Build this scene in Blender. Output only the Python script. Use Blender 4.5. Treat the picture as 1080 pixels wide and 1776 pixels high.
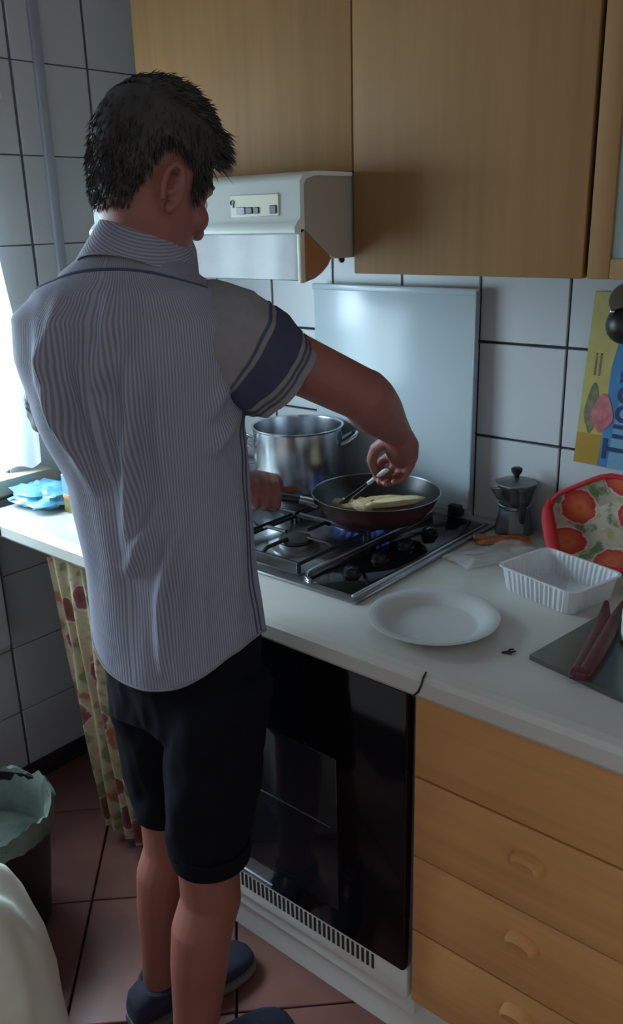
import bpy, bmesh, math, random
from mathutils import Vector, Matrix, noise
random.seed(7)
sc = bpy.context.scene
for o in list(bpy.data.objects): bpy.data.objects.remove(o)
V = Vector
PI = math.pi

# ------------------------------------------------------------------ camera
cam = bpy.data.cameras.new('camera'); cam_o = bpy.data.objects.new('camera', cam)
sc.collection.objects.link(cam_o)
cam.sensor_fit = 'VERTICAL'; cam.sensor_height = 24.0; cam.lens = 24.0*1491/1776
cam.clip_start = 0.02
Rt = ((0.76294964, 0.18980774, -0.6179651), (0.64595189, -0.2616514, 0.71713646), (-0.02557338, -0.94631473, -0.32223351))
M4 = Matrix(((Rt[0][0], -Rt[0][1], -Rt[0][2], 0), (Rt[1][0], -Rt[1][1], -Rt[1][2], 0), (Rt[2][0], -Rt[2][1], -Rt[2][2], 1.48), (0, 0, 0, 1)))
cam_o.matrix_world = M4
sc.camera = cam_o

# ------------------------------------------------------------------ world, lights, exposure
w = bpy.data.worlds.new('world'); sc.world = w; w.use_nodes = True
bg = w.node_tree.nodes['Background']
bg.inputs['Color'].default_value = (0.95, 0.97, 1.0, 1); bg.inputs['Strength'].default_value = 0.42
def area(name, loc, rot, sx, sy, power, col):
    l = bpy.data.lights.new(name, 'AREA'); l.shape = 'RECTANGLE'; l.size = sx; l.size_y = sy; l.energy = power; l.color = col
    o = bpy.data.objects.new(name, l); o.location = loc; o.rotation_euler = rot; sc.collection.objects.link(o); return o
# daylight outside the window in the left wall
area('window_daylight', (-2.72, 0.62, 2.05), (0, -(PI/2-0.48), 0), 1.5, 1.5, 660, (0.64, 0.85, 1.0))
sc.view_settings.view_transform = 'Standard'
try: sc.view_settings.look = 'None'
except Exception: pass
sc.view_settings.exposure = 0.0; sc.view_settings.gamma = 1.0; sc.view_settings.use_curve_mapping = False
try:
    sc.cycles.use_denoising = True; sc.cycles.max_bounces = 8; sc.cycles.sample_clamp_indirect = 4
    sc.cycles.caustics_reflective = False; sc.cycles.caustics_refractive = False
except Exception: pass

# ------------------------------------------------------------------ materials
def lin(r, g, b):
    f = lambda c: (c/255/12.92 if c/255 <= 0.04045 else ((c/255+0.055)/1.055)**2.4)
    return (f(r), f(g), f(b), 1)
class NT:
    def __init__(s, m): s.t = m.node_tree; s.b = s.t.nodes['Principled BSDF']
    def n(s, typ, **kw):
        x = s.t.nodes.new(typ)
        for k, v in kw.items():
            if k in x.inputs: x.inputs[k].default_value = v
            else: setattr(x, k, v)
        return x
    def l(s, a, ao, b, bi): s.t.links.new(a.outputs[ao], b.inputs[bi])
    def ramp(s, stops):
        r = s.n('ShaderNodeValToRGB'); cr = r.color_ramp
        while len(cr.elements) < len(stops): cr.elements.new(0.5)
        for el, (p, c) in zip(cr.elements, stops): el.position = p; el.color = c
        return r
def mat(name, col, rough=0.5, metal=0.0, vary=0.12, scale=8.0, bump=0.0, bscale=60.0, **kw):
    m = bpy.data.materials.new(name); m.use_nodes = True; t = NT(m)
    t.b.inputs['Roughness'].default_value = rough; t.b.inputs['Metallic'].default_value = metal
    for k, v in kw.items(): t.b.inputs[k.replace('_', ' ')].default_value = v
    co = t.n('ShaderNodeTexCoord'); nz = t.n('ShaderNodeTexNoise', Scale=scale, Detail=4.0)
    t.l(co, 'Object', nz, 'Vector')
    d = tuple(c*(1-vary) for c in col[:3])+(1,); u = tuple(min(1, c*(1+vary)) for c in col[:3])+(1,)
    r = t.ramp([(0.3, d), (0.7, u)]); t.l(nz, 'Fac', r, 'Fac'); t.l(r, 'Color', t.b, 'Base Color')
    if bump:
        n2 = t.n('ShaderNodeTexNoise', Scale=bscale, Detail=3.0); t.l(co, 'Object', n2, 'Vector')
        bp = t.n('ShaderNodeBump', Strength=bump, Distance=0.004); t.l(n2, 'Fac', bp, 'Height'); t.l(bp, 'Normal', t.b, 'Normal')
    return m
def wood(name, col, axis=2, rough=0.62):
    m = bpy.data.materials.new(name); m.use_nodes = True; t = NT(m)
    t.b.inputs['Roughness'].default_value = rough; t.b.inputs['Specular IOR Level'].default_value = 0.25
    co = t.n('ShaderNodeTexCoord'); mp = t.n('ShaderNodeMapping'); s = [38, 38, 38]; s[axis] = 1.3
    mp.inputs['Scale'].default_value = s; t.l(co, 'Object', mp, 'Vector')
    nz = t.n('ShaderNodeTexNoise', Scale=1.0, Detail=5.0, Roughness=0.6); t.l(mp, 'Vector', nz, 'Vector')
    r = t.ramp([(0.25, tuple(c*0.86 for c in col[:3])+(1,)), (0.75, tuple(c*1.1 for c in col[:3])+(1,))])
    t.l(nz, 'Fac', r, 'Fac'); t.l(r, 'Color', t.b, 'Base Color'); return m
M = {}
M['tile'] = mat('wall_tile_glaze', lin(190, 194, 197), 0.28, vary=0.03, scale=3)
M['grout'] = mat('dark_grout', lin(38, 42, 50), 0.9)
M['plaster'] = mat('plaster', lin(190, 190, 192), 0.9)
M['terra'] = mat('terracotta', lin(116, 76, 68), 0.32, vary=0.22, scale=6, bump=0.06)
M['floor_grout'] = mat('floor_grout', lin(45, 36, 36), 0.9)
M['beech'] = wood('beech_veneer', lin(142, 106, 66), 2)
M['beech_h_lit'] = wood('beech_veneer_level_grain_lit', lin(204, 150, 94), 0)  # same beech as above, lightened to paint in brighter light on the drawers
M['dark_gap'] = mat('dark_gap', lin(30, 22, 18), 0.8)
M['hood'] = mat('hood_enamel', lin(214, 220, 214), 0.35, vary=0.04)
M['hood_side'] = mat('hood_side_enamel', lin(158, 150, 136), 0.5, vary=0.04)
M['hood_panel'] = mat('hood_panel', lin(196, 190, 166), 0.45, vary=0.05)
M['brown'] = mat('brown_plastic', lin(150, 100, 62), 0.4)
M['black'] = mat('black_plastic', lin(22, 22, 25), 0.4)
M['black_iron'] = mat('black_cast_iron', lin(24, 24, 27), 0.6, bump=0.1)
M['black_gloss'] = mat('black_oven_glass', lin(10, 10, 14), 0.09, vary=0.05, Specular_IOR_Level=0.35)
M['oven_window'] = mat('oven_window_glass', lin(20, 22, 28), 0.06, Specular_IOR_Level=0.5)
M['steel'] = mat('brushed_steel', lin(190, 195, 200), 0.24, 1.0, vary=0.08, scale=12)
M['steel_dark'] = mat('hob_steel', lin(168, 170, 174), 0.28, 1.0, vary=0.2, scale=20)
M['alu'] = mat('aluminium', lin(130, 130, 134), 0.4, 0.9, vary=0.12)
M['white_enamel'] = mat('white_enamel', lin(215, 216, 210), 0.4, vary=0.04)
M['laminate'] = mat('white_laminate', lin(192, 191, 184), 0.32, vary=0.07, scale=5)
M['white_plastic'] = mat('white_plastic', lin(208, 213, 217), 0.4, vary=0.03)
M['knob'] = mat('black_knob', lin(11, 11, 13), 0.35, Specular_IOR_Level=0.3)
M['rubbish'] = mat('dark_rubbish', lin(52, 60, 50), 0.6, vary=0.5, scale=25)
M['plate'] = mat('plate_plastic', lin(186, 188, 186), 0.4, vary=0.03)
M['lid'] = mat('white_glass_lid', lin(192, 208, 216), 0.2, vary=0.03, scale=3)
M['skin'] = mat('skin', lin(130, 77, 66), 0.55, vary=0.10, scale=14, Subsurface_Weight=0.08)
M['skin'].node_tree.nodes['Principled BSDF'].inputs['Subsurface Radius'].default_value = (0.01, 0.004, 0.002)
M['hair'] = mat('dark_brown_hair', lin(42, 37, 33), 0.6, vary=0.3, scale=30)
M['eye'] = mat('eye', lin(220, 220, 220), 0.2)
M['iris'] = mat('iris', lin(50, 34, 24), 0.2)
M['lip'] = mat('lip', lin(170, 92, 84), 0.5)
M['shorts'] = mat('navy_cotton', lin(12, 13, 21), 0.95, vary=0.15, scale=15, bump=0.15, Specular_IOR_Level=0.15)
M['shoe'] = mat('navy_canvas', lin(24, 28, 46), 0.85, vary=0.2, scale=30, bump=0.2)
M['sole'] = mat('rubber_sole', lin(96, 88, 88), 0.8)
M['lace'] = mat('shoe_lace', lin(150, 150, 160), 0.9)
M['navy'] = mat('navy_band', lin(52, 54, 76), 0.9, vary=0.08, scale=40)
M['sleeve'] = mat('grey_sleeve_cotton', lin(122, 118, 121), 0.9, vary=0.06, scale=60)
M['seam'] = mat('seam_thread', lin(62, 66, 86), 0.9)
M['pan_in'] = mat('pan_nonstick', lin(20, 20, 22), 0.32)
M['pan_out'] = mat('pan_brown_enamel', lin(74, 44, 44), 0.3)
M['food'] = mat('fried_fillet', lin(196, 172, 124), 0.6, vary=0.2, scale=60, bump=0.4, bscale=90)
M['food2'] = mat('pale_fillet', lin(214, 198, 152), 0.6, vary=0.12, scale=60, bump=0.3)
M['red'] = mat('red_fabric', lin(176, 28, 34), 0.7)
M['knife_red'] = mat('dark_red_handle', lin(78, 33, 34), 0.45, vary=0.2, scale=40)
M['blue_bag'] = mat('blue_plastic_bag', lin(120, 190, 225), 0.25, vary=0.2, scale=12, Transmission_Weight=0.25)
M['label_orange'] = mat('orange_label', lin(205, 120, 70), 0.5, vary=0.5, scale=60)
M['green_label'] = mat('jar_contents', lin(120, 110, 60), 0.5, vary=0.4, scale=30)
M['board'] = mat('grey_glass_board', lin(86, 88, 80), 0.18, vary=0.15, scale=10)
M['leaf'] = mat('green_leaf', lin(60, 96, 54), 0.5, vary=0.3, scale=40)
M['bin'] = mat('black_bin_plastic', lin(20, 20, 24), 0.35)
M['liner'] = mat('pale_green_liner', lin(98, 110, 101), 0.35, vary=0.25, scale=18, bump=0.5, bscale=25)
M['sack'] = mat('white_woven_sack', lin(206, 210, 196), 0.85, vary=0.08, scale=10, bump=0.4, bscale=14)
M['sill'] = mat('sill_stone', lin(190, 182, 164), 0.5)
M['ribbed_panel'] = mat('panel_enamel', lin(205, 210, 214), 0.4)
M['pipe'] = mat('grey_trunking', lin(150, 155, 165), 0.5)

m = bpy.data.materials.new('sheer_curtain'); m.use_nodes = True; t = NT(m)
tr = t.n('ShaderNodeBsdfTranslucent'); tr.inputs['Color'].default_value = (0.92, 0.95, 0.95, 1)
tp = t.n('ShaderNodeBsdfTransparent'); df = t.n('ShaderNodeBsdfDiffuse'); df.inputs['Color'].default_value = (0.9, 0.92, 0.92, 1)
a1 = t.n('ShaderNodeMixShader', Fac=0.35); t.l(tr, 0, a1, 1); t.l(df, 0, a1, 2)
a2 = t.n('ShaderNodeMixShader', Fac=0.22); t.l(a1, 0, a2, 1); t.l(tp, 0, a2, 2)
t.t.links.new(a2.outputs[0], t.t.nodes['Material Output'].inputs['Surface']); M['sheer'] = m

def pane(name, col, rough):
    m = bpy.data.materials.new(name); m.use_nodes = True; t = NT(m)
    t.b.inputs['Base Color'].default_value = col; t.b.inputs['Roughness'].default_value = rough
    t.b.inputs['Transmission Weight'].default_value = 0.9; return m
M['frost'] = mat('frosted_pane', lin(170, 200, 205), 0.35, vary=0.05, scale=2, Transmission_Weight=0.25)
M['visor'] = mat('smoked_visor', lin(146, 142, 142), 0.07, vary=0.25, scale=9, Transmission_Weight=0.4)
m = bpy.data.materials.new('clear_film'); m.use_nodes = True; t = NT(m); t.b.inputs['Base Color'].default_value = (0.85, 0.88, 0.9, 1); t.b.inputs['Roughness'].default_value = 0.15
tp = t.n('ShaderNodeBsdfTransparent'); mx = t.n('ShaderNodeMixShader', Fac=0.45); t.l(tp, 0, mx, 1); t.l(t.b, 0, mx, 2)
t.t.links.new(mx.outputs[0], t.t.nodes['Material Output'].inputs['Surface']); M['film'] = m
# window glass: nearly clear
m = bpy.data.materials.new('window_glass'); m.use_nodes = True; t = NT(m)
tp = t.n('ShaderNodeBsdfTransparent'); gl = t.n('ShaderNodeBsdfGlossy', Roughness=0.02)
mx = t.n('ShaderNodeMixShader', Fac=0.06); t.l(tp, 0, mx, 1); t.l(gl, 0, mx, 2)
t.t.links.new(mx.outputs[0], t.t.nodes['Material Output'].inputs['Surface']); M['glass'] = m

# striped seersucker: UV.x is arc length in metres
m = bpy.data.materials.new('striped_seersucker'); m.use_nodes = True; t = NT(m); t.b.inputs['Roughness'].default_value = 0.9
uv = t.n('ShaderNodeUVMap'); sp = t.n('ShaderNodeSeparateXYZ'); t.l(uv, 'UV', sp, 'Vector')
mu = t.n('ShaderNodeMath', operation='MULTIPLY'); mu.inputs[1].default_value = 2*PI/0.0044; t.l(sp, 'X', mu, 0)
sn = t.n('ShaderNodeMath', operation='SINE'); t.l(mu, 0, sn, 0)
r = t.ramp([(0.0, lin(110, 111, 126)), (1.0, lin(140, 139, 150))])
mr = t.n('ShaderNodeMapRange'); mr.inputs['From Min'].default_value = -0.5; mr.inputs['From Max'].default_value = 0.5
t.l(sn, 0, mr, 'Value'); t.l(mr, 'Result', r, 'Fac'); t.l(r, 'Color', t.b, 'Base Color')
bp = t.n('ShaderNodeBump', Strength=0.25, Distance=0.001); t.l(sn, 0, bp, 'Height'); t.l(bp, 'Normal', t.b, 'Normal'); M['stripe'] = m

# floral prints (voronoi blossoms)
def floral(name, ground, blossom, leaf, scale, th):
    m = bpy.data.materials.new(name); m.use_nodes = True; t = NT(m); t.b.inputs['Roughness'].default_value = 0.85
    uv = t.n('ShaderNodeUVMap')
    v1 = t.n('ShaderNodeTexVoronoi', Scale=scale, Randomness=0.55); v1.voronoi_dimensions = '2D'; t.l(uv, 'UV', v1, 'Vector')
    n1 = t.n('ShaderNodeTexNoise', Scale=scale*5, Detail=3.0); t.l(uv, 'UV', n1, 'Vector')
    ad = t.n('ShaderNodeMath', operation='MULTIPLY_ADD'); ad.inputs[1].default_value = 0.22; t.l(n1, 'Fac', ad, 0); t.l(v1, 'Distance', ad, 2)
    r1 = t.ramp([(0.0, blossom[0]), (th*0.45, blossom[1]), (th, blossom[0]), (th+0.06, (1, 1, 1, 1))]); t.l(ad, 0, r1, 'Fac')
    f1 = t.ramp([(th, (1, 1, 1, 1)), (th+0.05, (0, 0, 0, 1))]); t.l(ad, 0, f1, 'Fac')
    n2 = t.n('ShaderNodeTexNoise', Scale=scale*2.2, Detail=4.0); t.l(uv, 'UV', n2, 'Vector')
    r2 = t.ramp([(0.40, leaf[0]), (0.47, ground), (0.56, ground), (0.63, leaf[1])]); t.l(n2, 'Fac', r2, 'Fac')
    mx = t.n('ShaderNodeMix', data_type='RGBA'); t.l(f1, 'Color', mx, 0); t.t.links.new(r2.outputs['Color'], mx.inputs[6]); t.t.links.new(r1.outputs['Color'], mx.inputs[7])
    t.t.links.new(mx.outputs[2], t.b.inputs['Base Color']); return m
M['skirt'] = floral('floral_skirt_cloth', lin(166, 152, 124), (lin(124, 66, 66), lin(98, 48, 52)), (lin(112, 112, 76), lin(146, 88, 62)), 7.0, 0.30)
M['basket'] = floral('vegetable_print_cloth', lin(160, 150, 134), (lin(160, 36, 36), lin(186, 96, 54)), (lin(84, 106, 66), lin(140, 138, 80)), 7.0, 0.47)

# ------------------------------------------------------------------ helpers
COL = sc.collection
class MB:
    def __init__(s): s.bm = bmesh.new(); s.uv = None
    def face(s, vs):
        try: return s.bm.faces.new(vs)
        except ValueError: return None
    def box(s, lo, hi, bev=0.0, rot=None, seg=2):
        c = (V(lo)+V(hi))/2; d = V(hi)-V(lo); b = bmesh.new()
        bmesh.ops.create_cube(b, size=1.0); bmesh.ops.scale(b, vec=d, verts=b.verts)
        if bev: bmesh.ops.bevel(b, geom=b.edges[:]+b.verts[:], offset=bev, segments=seg, affect='EDGES', profile=0.5)
        if rot is not None: bmesh.ops.transform(b, matrix=rot.to_4x4(), verts=b.verts)
        bmesh.ops.translate(b, vec=c, verts=b.verts); s.add(b); return s
    def add(s, b, mtx=None):
        if mtx is not None: bmesh.ops.transform(b, matrix=mtx, verts=b.verts)
        me = bpy.data.meshes.new('t'); b.to_mesh(me); b.free(); s.bm.from_mesh(me); bpy.data.meshes.remove(me); return s
    def ball(s, c, r, rot=None, u=16, v=10):
        b = bmesh.new(); bmesh.ops.create_uvsphere(b, u_segments=u, v_segments=v, radius=1.0)
        rr = r if hasattr(r, '__len__') else (r, r, r); bmesh.ops.scale(b, vec=V(rr), verts=b.verts)
        if rot is not None: bmesh.ops.transform(b, matrix=rot.to_4x4(), verts=b.verts)
        bmesh.ops.translate(b, vec=V(c), verts=b.verts); s.add(b); return s
    def rings(s, R, close=True, caps=True):
        L = [[s.bm.verts.new(p) for p in r] for r in R]; n = len(L[0])
        for a, b in zip(L, L[1:]):
            for i in range(n if close else n-1):
                j = (i+1) % n; s.face((a[i], a[j], b[j], b[i]))
        if caps and close:
            s.face(list(reversed(L[0]))); s.face(L[-1])
        return s
    def tube(s, pts, rad, n=12, caps=True, flat=None, round_ends=False):
        pts = [V(p) for p in pts]; rad = list(rad) if hasattr(rad, '__len__') else [rad]*len(pts)
        if round_ends:
            d0 = (pts[0]-pts[1]).normalized(); d1 = (pts[-1]-pts[-2]).normalized(); r0, r1 = rad[0], rad[-1]
            pts = [pts[0]+d0*r0*0.85, pts[0]+d0*r0*0.5]+pts+[pts[-1]+d1*r1*0.5, pts[-1]+d1*r1*0.85]
            rad = [r0*0.4, r0*0.85]+rad+[r1*0.85, r1*0.4]
        R = []; T0 = None; N = None
        for i, p in enumerate(pts):
            a = pts[max(0, i-1)]; b = pts[min(len(pts)-1, i+1)]; T = (b-a).normalized()
            if N is None:
                N = V((0, 0, 1)).cross(T)
                if N.length < 0.1: N = V((0, 1, 0)).cross(T)
                N.normalize()
            else:
                N = (N-T*N.dot(T)).normalized()
            B = T.cross(N); k = flat or 1.0
            R.append([p+(N*math.cos(2*PI*q/n)+B*k*math.sin(2*PI*q/n))*rad[i] for q in range(n)])
        return s.rings(R, True, caps)
    def lathe(s, prof, c, n=32, rot=None, caps=False):
        c = V(c); R = []
        for r, z in prof:
            ring = [V((r*math.cos(2*PI*i/n), r*math.sin(2*PI*i/n), z)) for i in range(n)]
            if rot is not None: ring = [rot @ p for p in ring]
            R.append([p+c for p in ring])
        return s.rings(R, True, caps)
    def prism(s, poly, ext):
        a = [s.bm.verts.new(V(p)) for p in poly]; b = [s.bm.verts.new(V(p)+V(ext)) for p in poly]; n = len(a)
        s.face(a); s.face(list(reversed(b)))
        for i in range(n): s.face((a[i], b[i], b[(i+1) % n], a[(i+1) % n]))
        return s
    def grid(s, nu, nv, f, uvf=None):
        uv = s.bm.loops.layers.uv.verify()
        vs = [[s.bm.verts.new(f(i/nu, j/nv)) for j in range(nv+1)] for i in range(nu+1)]
        for i in range(nu):
            for j in range(nv):
                fc = s.bm.faces.new((vs[i][j], vs[i+1][j], vs[i+1][j+1], vs[i][j+1]))
                if uvf:
                    for lp, (a, b) in zip(fc.loops, ((i, j), (i+1, j), (i+1, j+1), (i, j+1))): lp[uv].uv = uvf(a/nu, b/nv)
        return s
    def build(s, name, mt, parent=None, origin=None, smooth=True, angle=40):
        og = V(origin) if origin is not None else (V(parent['_o']) if parent is not None and '_o' in parent else V((0, 0, 0)))
        bmesh.ops.recalc_face_normals(s.bm, faces=s.bm.faces[:])
        bmesh.ops.translate(s.bm, vec=-og, verts=s.bm.verts)
        me = bpy.data.meshes.new(name); s.bm.to_mesh(me); s.bm.free(); me.materials.append(mt)
        if smooth:
            for p in me.polygons: p.use_smooth = True
            try: me.set_sharp_from_angle(angle=math.radians(angle))
            except Exception: pass
        o = bpy.data.objects.new(name, me); COL.objects.link(o)
        if parent is None: o.location = og
        else: o.parent = parent; o['_o'] = tuple(parent['_o'])
        if '_o' not in o: o['_o'] = tuple(og)
        return o
def thing(name, label, cat, loc, group=None):
    o = bpy.data.objects.new(name, None); COL.objects.link(o); o.location = loc; o.empty_display_size = 0.05
    o['_o'] = tuple(loc); o['label'] = label; o['category'] = cat
    if group: o['group'] = group
    return o
def tag(o, label, cat, group=None):
    o['label'] = label; o['category'] = cat
    if group: o['group'] = group
    return o
def struct(o): o['kind'] = 'structure'; return o
def Rz(a): return Matrix.Rotation(a, 3, 'Z')
def Rx(a): return Matrix.Rotation(a, 3, 'X')
def Ry(a): return Matrix.Rotation(a, 3, 'Y')
def dup(o, loc, parent):
    c = o.copy(); COL.objects.link(c); c.parent = parent; c.location = loc; return c
def lerp(a, b, t): return a+(b-a)*t
def interp(tab, x):
    if x <= tab[0][0]: return tab[0][1:]
    for a, b in zip(tab, tab[1:]):
        if x <= b[0]:
            t = (x-a[0])/(b[0]-a[0]); t = t*t*(3-2*t)*0.5+t*0.5
            return tuple(lerp(p, q, t) for p, q in zip(a[1:], b[1:]))
    return tab[-1][1:]

XL, YB, ZC = -1.96, 1.65, 0.83     # left wall, back wall, worktop height
# ================================================================== SETTING
fl = MB().box((XL-0.1, -1.2, -0.06), (0.9, YB+0.1, -0.012)).build('floor', M['floor_grout']); struct(fl)
TS = 0.334; q2 = math.sqrt(0.5)
tb = MB().box((-TS/2+0.0022, -TS/2+0.0022, -0.02), (TS/2-0.0022, TS/2-0.0022, 0.0), 0.002, seg=1)
bmesh.ops.transform(tb.bm, matrix=Rz(PI/4).to_4x4(), verts=tb.bm.verts)
tile0 = None
for i in range(-14, 12):
    for j in range(-14, 12):
        # joints lie on x+y = -0.111*... : u=(x+y)/sqrt2, v=(y-x)/sqrt2
        u = (-0.111*q2)+TS*(i+0.5); v_ = (1.841*q2)+TS*(j+0.5)
        x = (u-v_)*q2; y = (u+v_)*q2
        if XL-0.2 < x < 0.25 and -0.1 < y < YB-0.1:
            if tile0 is None:
                tile0 = tb.build('tile', M['terra'], fl); tile0.location = (x, y, random.uniform(-0.0006, 0))
            else: dup(tile0, (x, y, random.uniform(-0.0006, 0)), fl)
wb = MB().box((XL-0.1, YB+0.004, 0), (0.5, YB+0.12, 2.5)).build('wall_back', M['grout']); struct(wb)
G = 0.0027
def tilemesh(w_, h_, axis):
    a, b = w_/2-G, h_/2-G
    if axis == 'y': lo, hi = (-a, 0.0, -b), (a, 0.012, b)
    else: lo, hi = (-0.012, -a, -b), (0.0, a, b)
    return MB().box(lo, hi, 0.0012, seg=1)
PW, PH = 0.1993, 0.2046
xs0 = -0.934; zs0 = 1.2234
t0 = None
for i in range(-6, 6):
    for k in range(-3, 6 if i < -3 else 2):
        x = xs0+PW*(i+0.5); z = zs0+PH*(k+0.5)
        if x-PW/2 < XL-0.02: continue
        y = YB-0.003+random.uniform(-0.0004, 0.0004)
        if t0 is None: t0 = tilemesh(PW, PH, 'y').build('tile', M['tile'], wb); t0.location = (x, y, z)
        else: dup(t0, (x, y, z), wb)
# left wall with the window opening
WY0, WY1, WZ0, WZ1 = 0.10, 1.10, 0.885, 1.68
mb = MB()
mb.box((XL-0.14, -1.2, 0), (XL-0.004, WY0, 2.5)); mb.box((XL-0.14, WY1, 0), (XL-0.004, YB+0.004, 2.5))
mb.box((XL-0.14, WY0, 0), (XL-0.004, WY1, WZ0)); mb.box((XL-0.14, WY0, WZ1), (XL-0.004, WY1, 2.5))
M['grout_soft'] = mat('grey_grout', lin(92, 96, 106), 0.9)
wl = struct(mb.build('wall_left', M['grout_soft']))
LW = 0.2155; t1 = None
GH = 0.0014
ys = 1.466; rows = [0.018, 0.222, 0.412, 0.62, 0.825, 1.029, 1.234, 1.438, 1.643, 1.849, 2.053, 2.258]
def lt(y0, y1, z0, z1):
    if y1-y0 < 0.03 or z1-z0 < 0.03: return
    o = MB().box((XL-0.012, y0+0.004, z0+GH), (XL, y1-0.004, z1-GH), 0.0012, seg=1).build('tile', M['tile'], wl)
for n_ in range(-5, 1):
    y0, y1 = ys+LW*n_, min(ys+LW*(n_+1), YB)
    for z0, z1 in zip([0.0]+rows, rows):
        if y0 < WY1 and y1 > WY0 and z1 > WZ0 and z0 < WZ1:
            if y1 > WY1 and z0 >= WZ0-0.2: lt(max(y0, WY1), y1, z0, z1)
            if z0 < WZ0: lt(y0, min(y1, WY1), z0, min(z1, WZ0))
            if z1 > WZ1: lt(y0, min(y1, WY1), max(z0, WZ1), z1)
            continue
        lt(y0, y1, z0, z1)
struct(MB().box((XL-0.14, -1.2, 2.5), (0.5, YB+0.12, 2.6)).build('ceiling', M['plaster']))
struct(MB().box((XL, 1.309, 0.87), (XL+0.014, 1.333, 2.5), 0.003).build('trim_1', M['pipe']))
struct(MB().box((XL, -1.2, 0.0), (XL+0.012, YB, 0.055), 0.003).build('baseboard_left', M['floor_grout']))
# window
wn = MB()
fy0, fy1, fx = WY0, WY1, XL-0.11
for lo, hi in (((fx, fy0, WZ0), (fx+0.05, fy0+0.06, WZ1)), ((fx, fy1-0.06, WZ0), (fx+0.05, fy1, WZ1)),
               ((fx, fy0, WZ0), (fx+0.05, fy1, WZ0+0.06)), ((fx, fy0, WZ1-0.06), (fx+0.05, fy1, WZ1)), ((fx, 0.57, WZ0), (fx+0.05, 0.63, WZ1))):
    wn.box(lo, hi, 0.004)
win = struct(wn.build('window_1', M['white_enamel']))
for a, b in ((fy0+0.06, 0.57), (0.63, fy1-0.06)):
    MB().box((fx+0.02, a, WZ0+0.06), (fx+0.026, b, WZ1-0.06)).build('pane', M['glass'], win)
struct(MB().box((XL-0.1, 0.02, 0.845), (XL+0.045, 1.20, 0.887), 0.006).build('trim_2', M['sill']))

# lace curtain
def curt(u, v):
    y = 0.18+u*(0.985-0.033*v); z = 0.899+v*0.86
    x = XL+0.035+0.014*math.sin(u*34+1.0*math.sin(v*3))+0.006*math.sin(u*71)
    z0 = 0.012*abs(math.sin(u*42))*(1-v)**8
    return V((x, y+0.02*(1-v)*math.sin(v*6)-0.014*v*(u > 0.9), z+z0))
c = MB().grid(140, 60, curt, lambda a, b: (a, b)).build('window_curtain', M['sheer'])
tag(c, 'sheer white lace curtain hanging over the bright window', 'curtain')
rod = MB().tube([(XL+0.035, 0.0, 1.765), (XL+0.035, 1.19, 1.765)], 0.008).box((XL, 1.175, 1.755), (XL+0.045, 1.187, 1.775)).build('curtain_rod', M['white_enamel'])
struct(rod); rod.name = 'trim_3'

# white panel with raised ribs under the window
rd = thing('ribbed_panel', 'white ribbed panel under the window at the left edge', 'ribbed_panel', (XL+0.05, 0.6, 0.47))
MB().box((XL+0.02, 0.1, 0.46), (XL+0.07, 1.0, 0.80), 0.008).build('panel', M['ribbed_panel'], rd)
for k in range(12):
    MB().box((XL+0.066, 0.16+k*0.07, 0.49), (XL+0.078, 0.19+k*0.07, 0.77), 0.005).build('rib', M['ribbed_panel'], rd)

# ================================================================== WORKTOP AND BASE UNITS
wt_prof = [(YB-0.004, ZC), (0.985, ZC), (0.972, ZC-0.004), (0.965, ZC-0.012), (0.965, ZC-0.036), (0.969, ZC-0.042), (0.985, ZC-0.043), (YB-0.004, ZC-0.043)]
wt = thing('worktop', 'long white laminate kitchen worktop with rounded front edge', 'worktop', (-1.0, 1.3, ZC-0.043))
MB().prism([(-1.885, y, z) for y, z in wt_prof], (1.645, 0, 0)).build('slab', M['laminate'], wt, smooth=False)
MB().tube([(-0.622, 0.976, ZC+0.0006), (-0.621, 0.9665, ZC-0.005), (-0.622, 0.9642, ZC-0.014), (-0.628, 0.9642, ZC-0.030), (-0.638, 0.9655, ZC-0.041)], 0.0018, 6).build('scorch_line', M['black'], wt)
MB().box((-1.80, 0.9632, ZC-0.036), (-1.797, 0.9655, ZC-0.010)).build('edge_joint', M['dark_gap'], wt)

# base frame behind the curtain and floral skirt curtain
def skirt(u, v):
    x = -1.672+u*0.40+0.06*(1-v)*(1-u)
    y = 1.0+0.013*math.sin(u*52+0.7*math.sin(v*5))*(0.5+0.5*(1-v))+0.02*(1-v)
    return V((x+0.006*math.sin(v*9+u*20), y, 0.055+v*0.735))
s_ = MB().grid(120, 40, skirt, lambda a, b: (a*0.62, b*0.74)).build('skirt_curtain', M['skirt'])
tag(s_, 'faded floral cloth skirt hanging under the left worktop', 'curtain')
cr = thing('curtain_wire', 'thin wire rail holding the floral skirt under the worktop', 'rail', (-1.5, 1.0, 0.78))
MB().tube([(-1.70, 1.0, 0.783), (-1.27, 1.0, 0.783)], 0.003, 6).build('wire', M['steel'], cr)
MB().box((-1.705, 0.99, 0.775), (-1.695, 1.01, 0.788)).build('hook', M['steel'], cr)

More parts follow.
